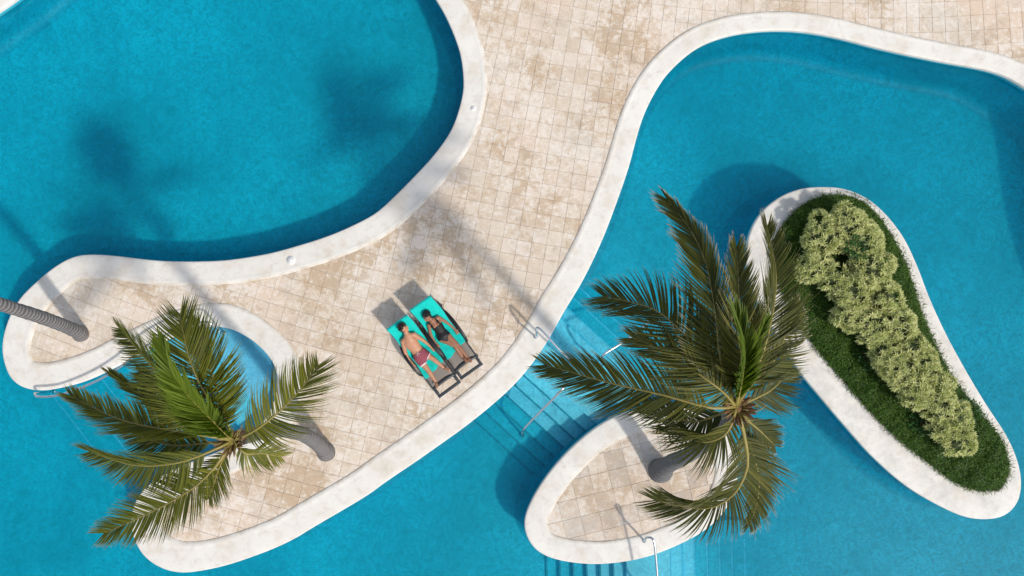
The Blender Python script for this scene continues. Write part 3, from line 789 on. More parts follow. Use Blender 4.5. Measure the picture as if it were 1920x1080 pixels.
def palm(root_label, base, trunk_pts, radii, mat_t, crown, group='leaning coconut palms around the pool'):
    root = empty('coconut_palm', base); tag(root, root_label, 'palm tree', group)
    pts, Ln = catmull(trunk_pts, 90); n = len(pts); seg = 20
    T = np.gradient(pts, axis=0); T /= np.linalg.norm(T, axis=1)[:, None]
    V, A = [], []; 
    for i in range(n):
        s_ = i/(n-1); r = np.interp(s_, [x[0] for x in radii], [x[1] for x in radii])
        r *= 1+.032*math.sin(i*2.1)+.015*math.sin(i*.9+1)
        x_ = np.cross(T[i], [0.13,.99,0]); x_ /= np.linalg.norm(x_); y_ = np.cross(T[i], x_)
        for k in range(seg):
            a = 2*math.pi*k/seg; V.append(pts[i]+(x_*math.cos(a)+y_*math.sin(a))*r*(1+.02*math.sin(k*5+i*.3))); A.append(s_*Ln)
    F_ = [(i*seg+k, i*seg+(k+1)%seg, (i+1)*seg+(k+1)%seg, (i+1)*seg+k) for i in range(n-1) for k in range(seg)]
    F_.append(tuple((n-1)*seg+k for k in range(seg)))
    mesh_obj('trunk', V, F_, mat_t, root, True, {'along': A})
    # fibrous heart with leaf bases and dead flower stalks
    hb = MB(); c = Vector(crown)
    hb.ball(c-Vector((0,0,.16)), (.11,.11,.24), 12, 8)
    for k in range(16):
        a = k*2.4; d = Vector((math.cos(a), math.sin(a), .9)).normalized()
        hb.tube([c+d*.03-Vector((0,0,.15)), c+d*.16+Vector((0,0,-.02)), c+d*.26+Vector((0,0,.0))], [.05,.035,.012], 6, 2, flat=.5)
    hb.build('crown_heart', M['fibre'], root)
    fl = MB()
    for k in range(26):
        a = rng.random()*6.28; d = Vector((math.cos(a), math.sin(a), .5+rng.random())).normalized(); L = rng.uniform(.2,.38)
        fl.tube([c+d*.1, c+d*L*.7, c+d*L+Vector((rng.normal()*.05, rng.normal()*.05, -.10))], [.008,.006,.004], 5, 2)
    fl.build('flower_stalk', M['rachis'], root)
    return root
def fix(root):
    for ch in root.children: ch.matrix_parent_inverse = Matrix.Translation(root.location).inverted()

def U(lst):   # (px, py, z) -> world
    return [P(a, b_, z) for a, b_, z in lst]

# --- palm over the alcove
c1 = P(437, 826, 7.0)
palm1 = palm('coconut palm with yellow-green young frond, leaning over the small alcove steps', P(612, 848, 0),
    [P(612,848,-.02), P(606,842,.35), P(585,824,1.2), P(558,811,2.2), P(515,806,3.8), P(470,815,5.6), c1], [(0,.215),(.06,.17),(.3,.145),(1,.11)], M['trunk'], c1)
h1 = lambda dz=0: (437, 826, 7.05+dz)
FR1 = [
 (U([h1(),(480,806,7.25),(530,766,7.2),(572,720,6.9),(598,684,6.5)]), dict(Lmax=.60, roll=-.15, tone=.12, droop=.22, ang=(72,30), wind=(.10,.05,0))),
 (U([h1(),(400,765,7.6),(365,700,7.9),(347,640,7.8),(338,590,7.5)]), dict(Lmax=.72, roll=.25, tone=-.05, droop=.15, ang=(62,25))),
 (U([h1(),(412,750,7.4),(395,690,7.6),(372,640,7.4),(350,606,7.0)]), dict(Lmax=.52, roll=.5, tone=-.1, droop=.2, ang=(60,30), left=.7)),
 (U([h1(),(370,775,7.6),(310,715,7.7),(262,660,7.4),(226,616,7.0)]), dict(Lmax=.55, roll=-.35, tone=-.05, droop=.2, ang=(55,22))),
 (U([h1(),(385,800,7.4),(320,772,7.3),(255,735,7.0),(206,698,6.7)]), dict(Lmax=.42, roll=1.2, tone=.05, droop=.1, ang=(45,18), right=.6)),
 (U([h1(),(375,815,7.3),(310,806,7.2),(220,785,6.9),(132,742,6.5)]), dict(Lmax=.52, roll=.85, tone=0, droop=.15, ang=(48,20), dry=.22)),
 (U([h1(),(390,848,7.2),(330,868,7.1),(250,872,6.8),(168,846,6.5)]), dict(Lmax=.60, roll=-.5, tone=-.2, droop=.25, ang=(58,25), wind=(-.05,-.1,0))),
 (U([h1(),(400,880,7.1),(355,920,6.9),(280,962,6.5),(195,1000,6.1)]), dict(Lmax=.62, roll=.1, tone=0, droop=.35, ang=(62,25), dry=.14)),
 (U([h1(),(375,832,7.0),(325,835,6.8),(275,822,6.5),(235,800,6.1)]), dict(Lmax=.5, roll=.2, tone=-.25, droop=.3, ang=(60,25))),
 (U([h1(),(415,868,6.9),(402,905,6.6),(392,935,6.2)]), dict(Lmax=.42, roll=.1, tone=-.1, droop=.4, ang=(60,30))),
 (U([h1(),(395,790,7.5),(345,760,7.5),(300,735,7.2),(262,700,6.8)]), dict(Lmax=.5, roll=0, tone=-.15, droop=.25, ang=(60,25))),
 (U([h1(),(460,850,7.0),(490,850,6.8),(525,856,6.5)]), dict(Lmax=.38, roll=0, tone=.05, droop=.5, ang=(60,30))),
]
for p_, kw in FR1:
    kw['Lmax'] *= .95; frond(palm1, p_, mat=M['frond'], **kw)
frond(palm1, U([h1(),(400,790,7.9),(355,745,8.3),(322,698,8.5),(303,648,8.4)]), .50, M['spear'], roll=.3, ang=(30,12), droop=.05, tone=.2, start=.1, wid=.02)
frond(palm1, U([h1(),(385,800,7.7),(350,765,8.0),(325,720,8.1),(312,680,8.0)]), .42, M['spear'], roll=-.2, ang=(26,12), droop=.05, tone=0, start=.1, wid=.02)
fix(palm1)

# --- palm on the small island
c2 = P(1380, 765, 8.0)
palm2 = palm('coconut palm with bronze-green fronds, rooted in the small paved island', P(1238, 882, 0),
    [P(1238,882,-.02), P(1243,878,.35), P(1262,866,1.2), P(1292,852,2.5), P(1330,826,4.6), P(1364,790,6.6), c2], [(0,.29),(.03,.25),(.08,.195),(.2,.165),(.4,.14),(1,.10)], M['trunk2'], c2)
h2 = lambda dz=0: (1380, 762, 8.05+dz)
FR2 = [
 (U([h2(),(1352,680,8.6),(1342,592,8.8),(1326,503,8.7),(1298,436,8.4),(1250,372,8.0)]), dict(Lmax=.56, right=.55, roll=-.35, droop=.22, dry=.16, ang=(52,20), left=.95, wind=(-.05,-.15,0))),
 (U([h2(),(1388,690,8.7),(1388,620,8.9),(1385,550,8.7),(1381,465,8.2)]), dict(Lmax=.50, roll=.0, droop=.2, tone=.15, ang=(42,18))),
 (U([h2(),(1415,700,8.5),(1442,620,8.6),(1455,520,8.3),(1438,424,7.7)]), dict(Lmax=.58, roll=.4, droop=.25, tone=-.1, ang=(48,20))),
 (U([h2(),(1407,722,8.3),(1450,677,8.2),(1472,630,7.9),(1492,582,7.4)]), dict(Lmax=.55, roll=.35, droop=.25, tone=.0, ang=(50,22), dry=.1)),
 (U([h2(),(1345,690,8.4),(1290,634,8.3),(1225,580,7.9),(1132,556,7.3)]), dict(Lmax=.66, roll=.15, droop=.22, tone=.0, ang=(62,25))),
 (U([h2(),(1352,732,8.5),(1302,696,8.5),(1250,660,8.3),(1188,634,7.9)]), dict(Lmax=.52, roll=-.1, droop=.2, tone=.25, ang=(50,20))),
 (U([h2(),(1330,764,8.2),(1240,740,8.1),(1135,716,7.7),(1022,684,7.1)]), dict(Lmax=.58, roll=.2, droop=.35, tone=-.05, ang=(58,24), dry=.10, wind=(0,-.2,0))),
 (U([h2(),(1372,795,8.1),(1352,820,8.0),(1310,828,7.8),(1250,800,7.5)]), dict(Lmax=.50, roll=.1, droop=.25, tone=.1, ang=(55,25))),
 (U([h2(),(1398,785,7.9),(1425,808,7.6),(1452,835,7.0)]), dict(Lmax=.42, roll=0, droop=.4, tone=-.2, ang=(40,20), dry=.1)),
 (U([h2(),(1398,830,7.9),(1400,880,7.7),(1372,930,7.4),(1318,954,7.1),(1228,938,6.8)]), dict(Lmax=.66, roll=.05, droop=.28, tone=-.02, ang=(64,22), dry=.10, rr=.023)),
 (U([h2(),(1420,880,7.2),(1420,940,6.6),(1405,985,6.1)]), dict(Lmax=.48, roll=.2, droop=.5, tone=-.2, ang=(40,20), dry=.1)),
 (U([h2(),(1420,745,7.9),(1450,728,7.7),(1480,695,7.3)]), dict(Lmax=.50, roll=.1, droop=.4, tone=-.25, ang=(55,25), dry=.06)),
 (U([h2(),(1360,700,8.0),(1335,660,7.9),(1310,600,7.5)]), dict(Lmax=.55, roll=.1, droop=.3, tone=-.3, ang=(58,25))),
 (U([h2(),(1340,780,7.9),(1290,790,7.7),(1210,760,7.2)]), dict(Lmax=.48, roll=.1, droop=.4, tone=-.2, ang=(58,25))),
 (U([h2(),(1400,690,8.2),(1420,640,8.0),(1415,580,7.6)]), dict(Lmax=.48, roll=.1, droop=.3, tone=-.3, ang=(55,25))),
]
for p_, kw in FR2: frond(palm2, p_, mat=M['frond2'], **kw)
frond(palm2, U([h2(),(1393,700,8.9),(1396,650,9.3),(1378,582,9.4)]), .42, M['spear'], roll=.2, ang=(28,12), droop=.05, tone=-.1, start=.15, wid=.018)
frond(palm2, U([h2(),(1398,700,8.8),(1412,655,9.1),(1434,606,9.2)]), .32, M['spear'], roll=0, ang=(22,10), droop=.05, tone=.1, start=.15, wid=.018)
fix(palm2)

# --- palm at the left tip, its crown beyond the frame
c3 = Vector((-10.1, .95, 7.0))
palm3 = palm('coconut palm on the rounded left tip whose grey trunk leans out of the picture', P(152, 626, 0),
    [P(152,626,-.02), P(145,622,.3), P(118,610,.9), P(75,594,1.8), P(0,570,3.0), Vector((-10.0,.25,5.0)), c3], [(0,.19),(.04,.155),(.3,.135),(1,.10)], M['trunk'], c3)
for k in range(14):
    a = R(20+k*137.5); L = 2.0+.25*math.sin(k*3); up = .5+.5*math.cos(k*1.7)
    if math.cos(a) > .2: L *= .72
    d = Vector((math.cos(a), math.sin(a), 0)); pp = [c3, c3+d*L*.3+Vector((0,0,.35*up)), c3+d*L*.65+Vector((0,0,.35*up-.1)), c3+d*L+Vector((0,0,.1*up-.5))]
    frond(palm3, pp, .5, M['frond'], roll=rng.normal()*.2, droop=.3, pairs=34)
fix(palm3)

# ------------------------------------------------------------------ handrails, lids
def rail(name, label, pts, feet, r=.026):
    root = empty(name, feet[0][0] if feet else pts[0]); tag(root, label, 'handrail', 'stainless steel handrails at the pool steps')
    b_ = MB(); b_.tube(pts, r, 10, 5); b_.build('tube', M['steel'], root)
    for top, bot in [(f[1], f[0]) for f in feet]:
        p_ = MB(); p_.tube([bot, top], r*.95, 10, 1); p_.build('post', M['steel'], root)
        fl_ = MB(); fl_.tube([bot, Vector(bot)+Vector((0,0,.018))], .05, 16, 1, cap='flat'); fl_.build('base_plate', M['steel'], root)
    fix(root); return root
def g(px, py, z): return P(px, py, z)
rail('handrail', 'stainless handrail starting on the coping and reaching over the channel steps', [g(1005,630,.60),g(1006,622,.84),g(1007,614,.90),g(1018,622,.90),g(1052,659,.82),g(1074,680,.74),g(1078,686,.55)],
     [(Vector((*g(1004.5,631.5,.05).xy,.022)), g(1004.5,631,.62)), (Vector((g(1079,690,-.2).x, g(1079,690,-.2).y, WATER_Z-.14)), g(1079,688,.56))])
rail('handrail', 'stainless handrail going down the steps on the lower pool side', [g(1063,722,.50),g(1058,726,.66),g(1044,741,.62),g(1010,775,.30),g(984,802,.05),g(979,811,-.12)],
     [(Vector((*g(1066,722,.0).xy, WATER_Z-.14)), g(1064,722,.52)), (Vector((*g(979,818,-.7).xy, -.85)), g(979,811,-.10))])
rail('handrail', 'stainless handrail going down the steps towards the upper right pool', [g(1128,679,.35),g(1130,668,.58),g(1137,661,.64),g(1172,639,.56),g(1215,606,.10),g(1222,600,-.10)],
     [(Vector((*g(1127,684,-.3).xy, WATER_Z-.14)), g(1128,680,.36)), (Vector((*g(1224,598,-.8).xy, -.85)), g(1222,600,-.08))])
rail('handrail', 'stainless handrail from the small paved island down the bottom steps', [g(1210,1012,.60),g(1212,1008,.84),g(1222,1009,.90),g(1227,1020,.90),g(1231,1060,.80),g(1236,1130,.62),g(1237,1140,.40)],
     [(Vector((*g(1208,1014,.03).xy,.020)), g(1209.5,1013,.62)), (Vector((*g(1237,1146,-.3).xy, WATER_Z-.14)), g(1237,1141,.42))])
rail('handrail', 'long curved stainless handrail along the edge of the left tip coping', [g(411,622,.20),g(402,613,.45),g(388,604,.55),g(355,609,.55),g(300,633,.55),g(262,658,.55),g(226,688,.50),g(178,716,.45),g(122,738,.42),g(90,744,.42),g(68,743,.38),g(65,737,.2)],
     [(Vector((*g(413,626,-.1).xy,-.34)), g(411,622,.22)), (Vector((*g(264,664,-.2).xy,-.62)), g(263,658,.54)), (Vector((*g(66,742,-.2).xy,-.9)), g(65,738,.22))])

def lid(px, py, r, label, holes=4):
    c = P(px, py, .05); root = empty('skimmer_lid', (c.x, c.y, .030)); tag(root, label, 'lid')
    b_ = MB(); b_.tube([(c.x,c.y,.018),(c.x,c.y,.034)], r, 28, 1, cap='flat'); b_.build('plate', M['lid'], root)
    for k in range(holes):
        b_ = MB(); a = k*6.283/max(1,holes)+.4; q = 0 if holes == 1 else r*.45
        b_.tube([(c.x+q*math.cos(a), c.y+q*math.sin(a), .031), (c.x+q*math.cos(a), c.y+q*math.sin(a), .0352)], r*.09 if holes > 1 else r*.2, 8, 1, cap='flat')
        b_.build('finger_hole', M['hole'], root)
    fix(root)
lid(545, 488, .105, 'round white skimmer lid with finger holes in the coping of the upper left pool')
lid(887, 203, .06, 'small round white cap with one dark hole in the coping right of the left pool', 1)
c = P(271, 1006, .05); b_ = MB(); b_.box((-.05,-.035,0), (.05,.035,.012), Matrix.Translation((c.x,c.y,.018)) @ Matrix.Rotation(.4,4,'Z'), .003)
ob = b_.build('drain_cover', M['grout']); tag(ob, 'small rectangular drain cover in the coping of the lower tip', 'drain cover')

# ------------------------------------------------------------------ sun loungers
SEAT = .34; SLOPE = .50; YB = 1.13; YT = 1.90
def surf(y): return SEAT + max(0, y-YB)*SLOPE
def make_lounger(loc, rz, label):
    root = empty('sun_lounger', loc, rz); tag(root, label, 'sun lounger', 'grey resin sun loungers on the paving')
    hw = .29
    # side rails
    for s_ in (-1, 1):
        m_b = MB(); m_b.tube([(s_*hw,.20,.305),(s_*hw,.35,.310),(s_*hw,1.2,.310),(s_*hw,1.75,.30)], [.026,.024,.022,.020], 8, 4, flat=.9); m_b.build('side_rail', M['frame'], root)
    m_b = MB()   # foot handle: an open loop with a bowed outer bar
    m_b.box((-hw-.02,-.03,.285), (hw+.02,.045,.335), None, .012); m_b.box((-hw-.02,.047,.285), (-hw+.05,.255,.330), None, .010); m_b.box((hw-.05,.047,.285), (hw+.02,.255,.330), None, .010); m_b.build('foot_bar', M['frame'], root)
    m_b = MB(); m_b.tube([(-hw+.02,.225,.335),(-.12,.242,.355),(.12,.242,.355),(hw-.02,.225,.335)], .036, 8, 4, flat=.55); m_b.build('cross_bar', M['frame'], root)
    # sling seat and back
    def sheet(name, y0, y1, n, zf, hw_):
        V, F_ = [], []
        for i in range(n+1):
            y = y0+(y1-y0)*i/n
            for k in range(7):
                x = -hw_+2*hw_*k/6; V.append((x, y, zf(y)-.012*(1-(x/hw_)**2)))
        for i in range(n):
            for k in range(6): F_.append((i*7+k, i*7+k+1, (i+1)*7+k+1, (i+1)*7+k))
        ob = mesh_obj(name, V, F_, M['sling'], root, True); md = ob.modifiers.new('s', 'SOLIDIFY'); md.thickness = .006; md.offset = -1
    sheet('seat', .27, YB, 10, lambda y: SEAT-.004, hw-.01); sheet('backrest', YB+.01, YT, 10, lambda y: surf(y)-.004, hw-.02)
    m_b = MB()
    m_b.tube([(-hw+.02,YB,surf(YB)-.02),(-hw+.025,YT-.03,surf(YT-.03)-.02),(-.18,YT,surf(YT)-.018),(.18,YT,surf(YT)-.018),(hw-.025,YT-.03,surf(YT-.03)-.02),(hw-.02,YB,surf(YB)-.02)], .02, 8, 4); m_b.build('back_frame', M['frame'], root)
    for s_ in (-1, 1):
        m_b = MB(); m_b.tube([(s_*(hw+.03),.62,.33),(s_*(hw+.055),.72,.44),(s_*(hw+.065),.95,.50),(s_*(hw+.06),1.2,.50),(s_*(hw+.035),1.42,.42),(s_*(hw+.01),1.50,.33)], [.022,.03,.034,.034,.028,.02], 8, 5, flat=.6, up=(0,0,1)); m_b.build('armrest', M['arm'], root)
        for yl in (.22, 1.62):
            m_b = MB(); m_b.tube([(s_*hw,yl,.31),(s_*(hw+.005),yl+(-.03 if yl<1 else .03),.0)], [.03,.022], 8, 2, cap='flat'); m_b.build('leg', M['frame'], root)
        m_b = MB(); m_b.tube([(s_*(hw-.05),1.72,surf(1.72)-.03),(s_*(hw-.05),1.55,.31)], .012, 6, 1); m_b.build('back_prop', M['frame'], root)
    return root
L1 = (Vector((-1.437,-2.333,0)), R(36.1)); L2 = (Vector((-.933,-1.916,0)), R(35.3))
def w2l(L, p): return Matrix.Rotation(-L[1],4,'Z') @ (Vector((p[0],p[1],0))-L[0])
def l2w(L, x, y, z): return L[0]+Matrix.Rotation(L[1],4,'Z') @ Vector((x,y,z))
make_lounger(L1[0], L1[1], 'sun lounger on which the man in red shorts lies, beside the other one')
make_lounger(L2[0], L2[1], 'sun lounger on which the woman in the black swimsuit lies')
def towel(L, xl, y_end_l, y_end_r, label, seed):
    rr = random.Random(seed); V, F_ = [], []; nx_, ny_ = 29, 90; ph = [rr.uniform(0,6) for _ in range(8)]
    y_top = YT+.02
    for i in range(ny_+1):
        for k in range(nx_+1):
            u = k/nx_; x0 = -xl+2*xl*u
            ye = y_end_l*(1-u)+y_end_r*u + .012*math.sin(u*17+ph[0])
            t = i/ny_; y = ye+(y_top-ye)*t
            z = surf(min(y, YT))+.010
            edge = min(u, 1-u)*2
            wr = .006*math.sin(y*26+x0*20+ph[1])+.005*math.sin(y*11-x0*34+ph[2])+.006*math.sin(x0*48+y*5+ph[3])
            z += max(-.004, wr)*(1 if y < YB+.1 or edge < .35 else .5)
            x = x0*(1-.03*math.sin(y*5+ph[4])*edge)+.012*math.sin(y*8+ph[5])
            if abs(x) > .30: z -= (abs(x)-.30)*.9; x = math.copysign(.30+(abs(x)-.30)*.35, x)
            if i == ny_: pass
            V.append((x, y, z))
    m = nx_+1
    # fold hanging over the top
    for j, (dy, dz) in enumerate(((.022,-.012),(.032,-.05),(.034,-.12))):
        for k in range(m):
            b0 = V[ny_*m+k]; V.append((b0[0], y_top+dy, surf(YT)+.010+dz+.006*math.sin(k*1.1)))
    for i in range(ny_+3):
        for k in range(nx_): F_.append((i*m+k, i*m+k+1, (i+1)*m+k+1, (i+1)*m+k))
    ob = mesh_obj('beach_towel', V, F_, M['towel'], None, True); ob.location = L[0]; ob.rotation_euler = (0,0,L[1])
    md = ob.modifiers.new('s', 'SOLIDIFY'); md.thickness = .008; md.offset = 1
    tag(ob, label, 'towel', 'turquoise towels spread on the loungers')
towel(L1, .285, .50, .62, 'turquoise towel under the man in red shorts', 3)
towel(L2, .285, .52, .66, 'turquoise towel under the woman in the black swimsuit', 8)

# ------------------------------------------------------------------ people
def zp(X, Y): return (700+X/5.4, 560+Y/5.4)       # from the enlarged view used for measuring
def lay(L, X, Y, h):
    px, py = zp(X, Y); z = .5
    for _ in range(8):
        p = P(px, py, z); y = w2l(L, p).y; z = surf(y)+.015+h
    return P(px, py, z)
def person(name_label, L, J, skin, rad, head, hair_mat, woman):
    """J joints as world points; rad radii; head = (centre, facing dir, up dir of the skull)"""
    b_ = MB()
    T_ = lambda pts, r, fl=1.0, sg=14, up=(0,0,1), sub=6: b_.tube([J[p] if isinstance(p, str) else p for p in pts], r, sg, sub, fl, up)
    # torso: chest to pelvis, wide and shallow
    if woman: T_(['neckb','chest','waist','pelvis','crotch'], [.085,.135,.108,.150,.10], [.75,.72,.78,.68,.8], 20)
    else: T_(['neckb','chest','waist','pelvis','crotch'], [.095,.165,.135,.148,.10], [.72,.66,.70,.68,.8], 20)
    T_(['neckb','neck','head0'], [.062,.055,.058] if not woman else [.05,.045,.05])
    for s_ in ('l','r'):
        T_(['neckb', 'sh'+s_], [.05, .058 if not woman else .046])
        T_(['chest', 'sh'+s_], [.08, .060 if not woman else .046], .8)
        T_(['sh'+s_,'el'+s_,'wr'+s_], [.056,.042,.028] if not woman else [.043,.034,.023])
        T_(['pelvis','hip'+s_], [.10,.092])
        k1 = J['hip'+s_].lerp(J['kn'+s_], .35)
        T_(['hip'+s_, k1, 'kn'+s_], [.092,.082,.056] if not woman else [.090,.078,.050])
        c_ = J['kn'+s_].lerp(J['an'+s_], .3)
        T_(['kn'+s_, c_, 'an'+s_], [.054,.056,.034] if not woman else [.048,.049,.030])
        # foot: heel, sole and toes pointing up and outward
        an, to = J['an'+s_], J['to'+s_]; dn = (J['an'+s_]-J['kn'+s_]).normalized()
        b_.tube([an+dn*.035-Vector((0,0,.012)), an.lerp(to,.5), to], [.036,.036,.032], 12, 5, .62, up=(to-an).cross(Vector((0,0,1))).cross(to-an))
        side = (to-an).cross(dn).normalized()
        for k in range(5):
            q = to+side*(k-2)*.015
            dt = (to-an).normalized(); b_.tube([q-dt*.01, q+dt*(.036-.004*abs(k-1))], [.011-.0012*k*.5, .008], 8, 2)
        # hand: palm and five fingers
        wr, ha = J['wr'+s_], J['ha'+s_]; f = (ha-wr).normalized(); up = Vector((0,0,1)); sd_ = f.cross(up).normalized()
        if s_ == 'r': sd_ = -sd_
        palm_end = wr+f*.095
        b_.tube([wr-f*.01, wr+f*.045, palm_end], [.026,.036,.036], 12, 4, .42, up=(0,0,1))
        for k, ln in enumerate((.068,.076,.072,.056)):
            q = palm_end+sd_*(k-1.5)*-.0185-f*.012; d1 = (f+sd_*(k-1.5)*-.08+Vector((0,0,-.05))).normalized(); d2 = (d1+Vector((0,0,-.45))).normalized()
            b_.tube([q, q+d1*ln*.5, q+d1*ln*.5+d2*ln*.5], [.0098,.0088,.0072], 8, 3)
        th = wr+f*.035+sd_*.026; d1 = (f*.7+sd_*.7).normalized(); d2 = (f+sd_*.15).normalized()
        b_.tube([th, th+d1*.03, th+d1*.03+d2*.028], [.0125,.0105,.0085], 8, 3)
    if woman:
        for s_ in (-1,1):
            ax = (J['shl']-J['shr']).normalized(); b_.ball(J['chest'].lerp(J['waist'], .12)+ax*s_*.062+Vector((0,0,.075)), (.058,.058,.048), 12, 8)
    # head
    hc, fd, ud = head; fd = fd.normalized(); ud = (ud-fd*ud.dot(fd)).normalized(); sx = fd.cross(ud)
    HM = Matrix((sx, fd, ud)).transposed()       # local x side, y face, z crown
    k = .95 if woman else 1.0
    hl = lambda x, y, z: hc+HM @ Vector((x*k, y*k, z*k))
    b_.ball(hl(0,-.008,.03), (.074*k,.094*k,.088*k), 18, 12, HM)
    b_.ball(hl(0,.022,-.035), (.058*k,.066*k,.070*k), 16, 10, HM)
    b_.ball(hl(0,.045,-.080), (.030*k,.030*k,.024*k), 10, 8, HM)              # chin
    b_.tube([hl(0,.082,.018), hl(0,.106,-.018), hl(0,.092,-.030)], [.009*k,.0145*k,.012*k], 8, 3)    # nose
    for s_ in (-1,1):
        b_.ball(hl(s_*.076,-.006,-.008), (.010*k,.020*k,.032*k), 10, 8, HM)    # ear
        b_.tube([hl(s_*.012,.086,.028), hl(s_*.045,.076,.030)], [.008*k,.007*k], 6, 2)                # brow ridge
        b_.ball(hl(s_*.040,.058,-.018), (.020*k,.018*k,.018*k), 8, 6, HM)      # cheek
    tmp = b_.build('tmp_body', skin); md = tmp.modifiers.new('r', 'REMESH'); md.mode = 'VOXEL'; md.voxel_size = .0075; md.use_smooth_shade = True
    sm = tmp.modifiers.new('s', 'SMOOTH'); sm.factor = .5; sm.iterations = 3
    dg = bpy.context.evaluated_depsgraph_get(); me = bpy.data.meshes.new_from_object(tmp.evaluated_get(dg))
    bpy.data.objects.remove(tmp); me.name = 'person'
    if not me.materials: me.materials.append(skin)
    body = bpy.data.objects.new('person', me); col.objects.link(body)
    tag(body, name_label, 'person')
    # dry small features
    for s_ in (-1,1):
        e = MB(); e.ball(hl(s_*.031,.079,.010), (.014*k,.006*k,.0045*k), 10, 6, HM); e.build('eye', M['eye'], body)
        e = MB(); e.tube([hl(s_*.014,.093,.033), hl(s_*.034,.090,.037), hl(s_*.052,.076,.031)], .0035*k, 6, 2); e.build('eyebrow', hair_mat, body)
    e = MB(); e.tube([hl(-.022,.078,-.054), hl(0,.090,-.052), hl(.022,.078,-.054)], [.004,.008,.004], 8, 3, .6); e.build('mouth', M['lips'], body)
    # hair: a cap with a tousled outline
    hb = MB()
    hb.ball(hl(0,-.022,.048), (.084*k,.096*k,.090*k), 20, 12, HM)
    hb.ball(hl(0,-.045,.0), (.078*k,.070*k,.085*k), 16, 10, HM)
    for i in range(150 if not woman else 110):
        a = rng.random()*6.28; th = math.acos(1-rng.random()*1.15)
        dv = Vector((math.sin(th)*math.cos(a), math.sin(th)*math.sin(a), math.cos(th)))
        p0 = hl(dv.x*.080, -.022+dv.y*.092, .048+dv.z*.084)
        out = HM @ Vector((dv.x*.6+rng.normal()*.5, dv.y*.3+(.5 if not woman else -.6)*1, dv.z*.35+rng.normal()*.3)); out.normalize()
        hb.tube([p0, p0+out*.02, p0+out*.038], [.010,.008,.003], 5, 1)
    if woman:
        hb.ball(hl(0,-.10,.055), (.045,.045,.048), 12, 8, HM)     # bun
        for s_ in (-1,1): hb.tube([hl(s_*.05,-.02,.0), hl(s_*.055,-.05,-.05), hl(s_*.04,-.07,-.10)], [.03,.025,.012], 8, 3)
    hb.build('hair', hair_mat, body)
    return body, me
def bones(J, lst):
    return [(np.array(J[a]), np.array(J[b_])) for a, b_ in lst]
def garment(name, body, me, J, L, mat, cond, off, blist, cl=None):
    me_n = len(me.vertices); co = np.zeros(me_n*3); me.vertices.foreach_get('co', co); co = co.reshape(-1,3)
    no = np.zeros(me_n*3); me.vertices.foreach_get('normal', no); no = no.reshape(-1,3)
    best = np.full(me_n, 9.0); bi = np.zeros(me_n, int); bt = np.zeros(me_n)
    for i, (a, b2, r) in enumerate(blist):
        A_ = np.array(J[a]) if isinstance(a, str) else np.array(a); B_ = np.array(J[b2]) if isinstance(b2, str) else np.array(b2)
        ab = B_-A_; t = np.clip(((co-A_)@ab)/(ab@ab), 0, 1); dd = np.linalg.norm(co-(A_+t[:,None]*ab), axis=1)-r
        m = dd < best; best[m] = dd[m]; bi[m] = i; bt[m] = t[m]
    keep = cond(co, bi, bt)
    idx = -np.ones(me_n, int); F_ = []
    for p in me.polygons:
        if all(keep[v] for v in p.vertices): F_.append(tuple(p.vertices))
    used = sorted({v for f in F_ for v in f}); mp_ = {v: i for i, v in enumerate(used)}
    V = co[used]+no[used]*off
    attrs = {'cl': np.column_stack(cl(co[used], bi[used], bt[used]))} if cl else None
    ob = mesh_obj(name, V, [tuple(mp_[v] for v in f) for f in F_], mat, body, True, attrs)
    md = ob.modifiers.new('s', 'SOLIDIFY'); md.thickness = .006; md.offset = -1
    return ob

# man
def joints(L, D):
    return {k: lay(L, *v) for k, v in D.items()}
JM = joints(L1, dict(neckb=(352,378,.13), neck=(340,358,.13), head0=(322,325,.12), chest=(368,425,.11), waist=(432,508,.10), pelvis=(480,568,.10), crotch=(500,600,.09),
 shl=(300,432,.10), shr=(412,362,.10), ell=(330,560,.05), wrl=(378,645,.04), hal=(408,680,.04), elr=(508,425,.07), wrr=(578,484,.04), har=(606,512,.03),
 hipl=(455,600,.09), hipr=(515,560,.09), knl=(548,715,.07), knr=(598,603,.09), anl=(628,835,.04), anr=(706,692,.04), tol=(645,890,.13), tor=(762,722,.11)))
ax1 = (JM['neckb']-JM['pelvis']).normalized(); right1 = (JM['shr']-JM['shl']).normalized()
hc = lay(L1, 308, 300, .13)
man, mme = person('man in red striped shorts lying on the sun lounger, head turned towards the woman', L1, JM, M['skin_m'], None,
    (hc, right1*.9+Vector((0,0,.42))-ax1*.05, ax1+right1*-.1), M['hair_m'], False)
BL = [('neckb','waist',.12),('waist','pelvis',.13),('pelvis','crotch',.12),('pelvis','hipl',.1),('pelvis','hipr',.1),('hipl','knl',.075),('hipr','knr',.075),('knl','anl',.05),('knr','anr',.05),('shl','ell',.05),('ell','wrl',.035),('shr','elr',.05),('elr','wrr',.035),
      ('wrl','hal',.03),('wrr','har',.03)]
def cond_sh(co, bi, bt):
    return ((bi == 1) & (bt > .45)) | (bi == 2) | (bi == 3) | (bi == 4) | ((bi == 5) & (bt < .62)) | ((bi == 6) & (bt < .60))
sh = garment('swim_shorts', man, mme, JM, L1, M['shorts'], cond_sh, .016, BL,
    lambda c_, b, t: (c_@np.array(right1), (((b == 5) & (t > .52)) | ((b == 6) & (t > .50))).astype(float), np.zeros(len(c_))))
wst = JM['waist'].lerp(JM['pelvis'], .55)+Vector((0,0,.125))
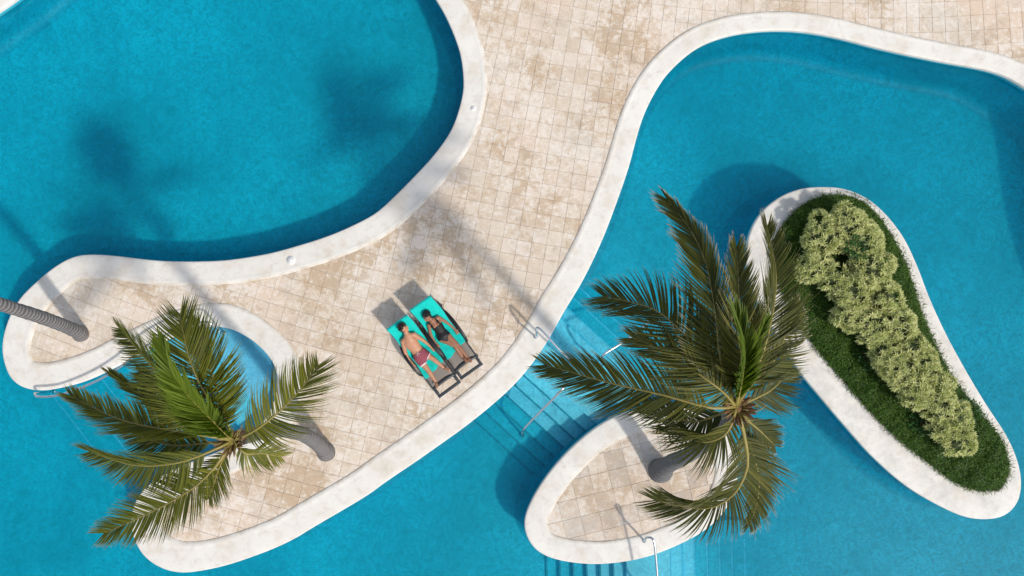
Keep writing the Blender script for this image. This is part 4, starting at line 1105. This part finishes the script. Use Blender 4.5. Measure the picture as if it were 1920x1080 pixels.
b_ = MB(); b_.tube([wst-right1*.02, wst-right1*.045-ax1*.05, wst-right1*.03-ax1*.09], .0045, 6, 3); b_.tube([wst, wst+right1*.01-ax1*.06, wst-right1*.015-ax1*.10], .0045, 6, 3)
b_.build('drawstring', M['cord'], man)
d_ = (JM['hal']-JM['wrl']).normalized(); b_ = MB(); q = JM['wrl']-d_*.01
b_.tube([q-d_*.006, q+d_*.006], .034, 14, 1, cap='flat'); b_.build('wristband', M['strapm'], man)

JW = joints(L2, dict(neckb=(602,228,.11), neck=(588,215,.11), head0=(568,198,.11), chest=(630,255,.10), waist=(682,325,.09), pelvis=(712,378,.09), crotch=(730,405,.08),
 shl=(562,270,.085), shr=(655,190,.085), ell=(583,368,.045), wrl=(628,445,.035), hal=(658,482,.03), elr=(748,245,.055), wrr=(822,308,.04), har=(846,340,.03),
 hipl=(693,402,.08), hipr=(742,370,.08), knl=(818,472,.09), knr=(852,470,.08), anl=(900,588,.035), anr=(948,590,.035), tol=(942,632,.09), tor=(985,630,.09)))
ax2 = (JW['neckb']-JW['pelvis']).normalized(); right2 = (JW['shr']-JW['shl']).normalized()
hc = lay(L2, 545, 185, .12)
woman, wme = person('woman in a black one-piece swimsuit lying on the sun lounger, head turned to the man', L2, JW, M['skin_w'], None,
    (hc, -right2*.75+Vector((0,0,.55))-ax2*.25, ax2+right2*.05), M['hair_w'], True)
nb = np.array(JW['neckb']); axn = np.array(ax2); rtn = np.array(right2)
def cond_su(co, bi, bt):
    rel = co-nb; al = -(rel@axn); la = rel@rtn
    torso = ((bi == 0) & (al > .125)) | (bi == 1)
    pel = ((bi == 2)) | (((bi == 3) | (bi == 4)))
    po = np.array(JW['pelvis']); rp = co-po; dn = -(rp@axn); lp = np.abs(rp@rtn)
    low = pel & (dn < .02+.10*np.clip(1-lp/.10, 0, 1))
    strap = (al > -.03) & (al <= .14) & (np.abs(np.abs(la)-(.085-.12*np.clip(al,0,1)*.2)) < .02) & ((bi == 0))
    return torso | low | strap
garment('swimsuit', woman, wme, JW, L2, M['suit'], cond_su, .007, BL)
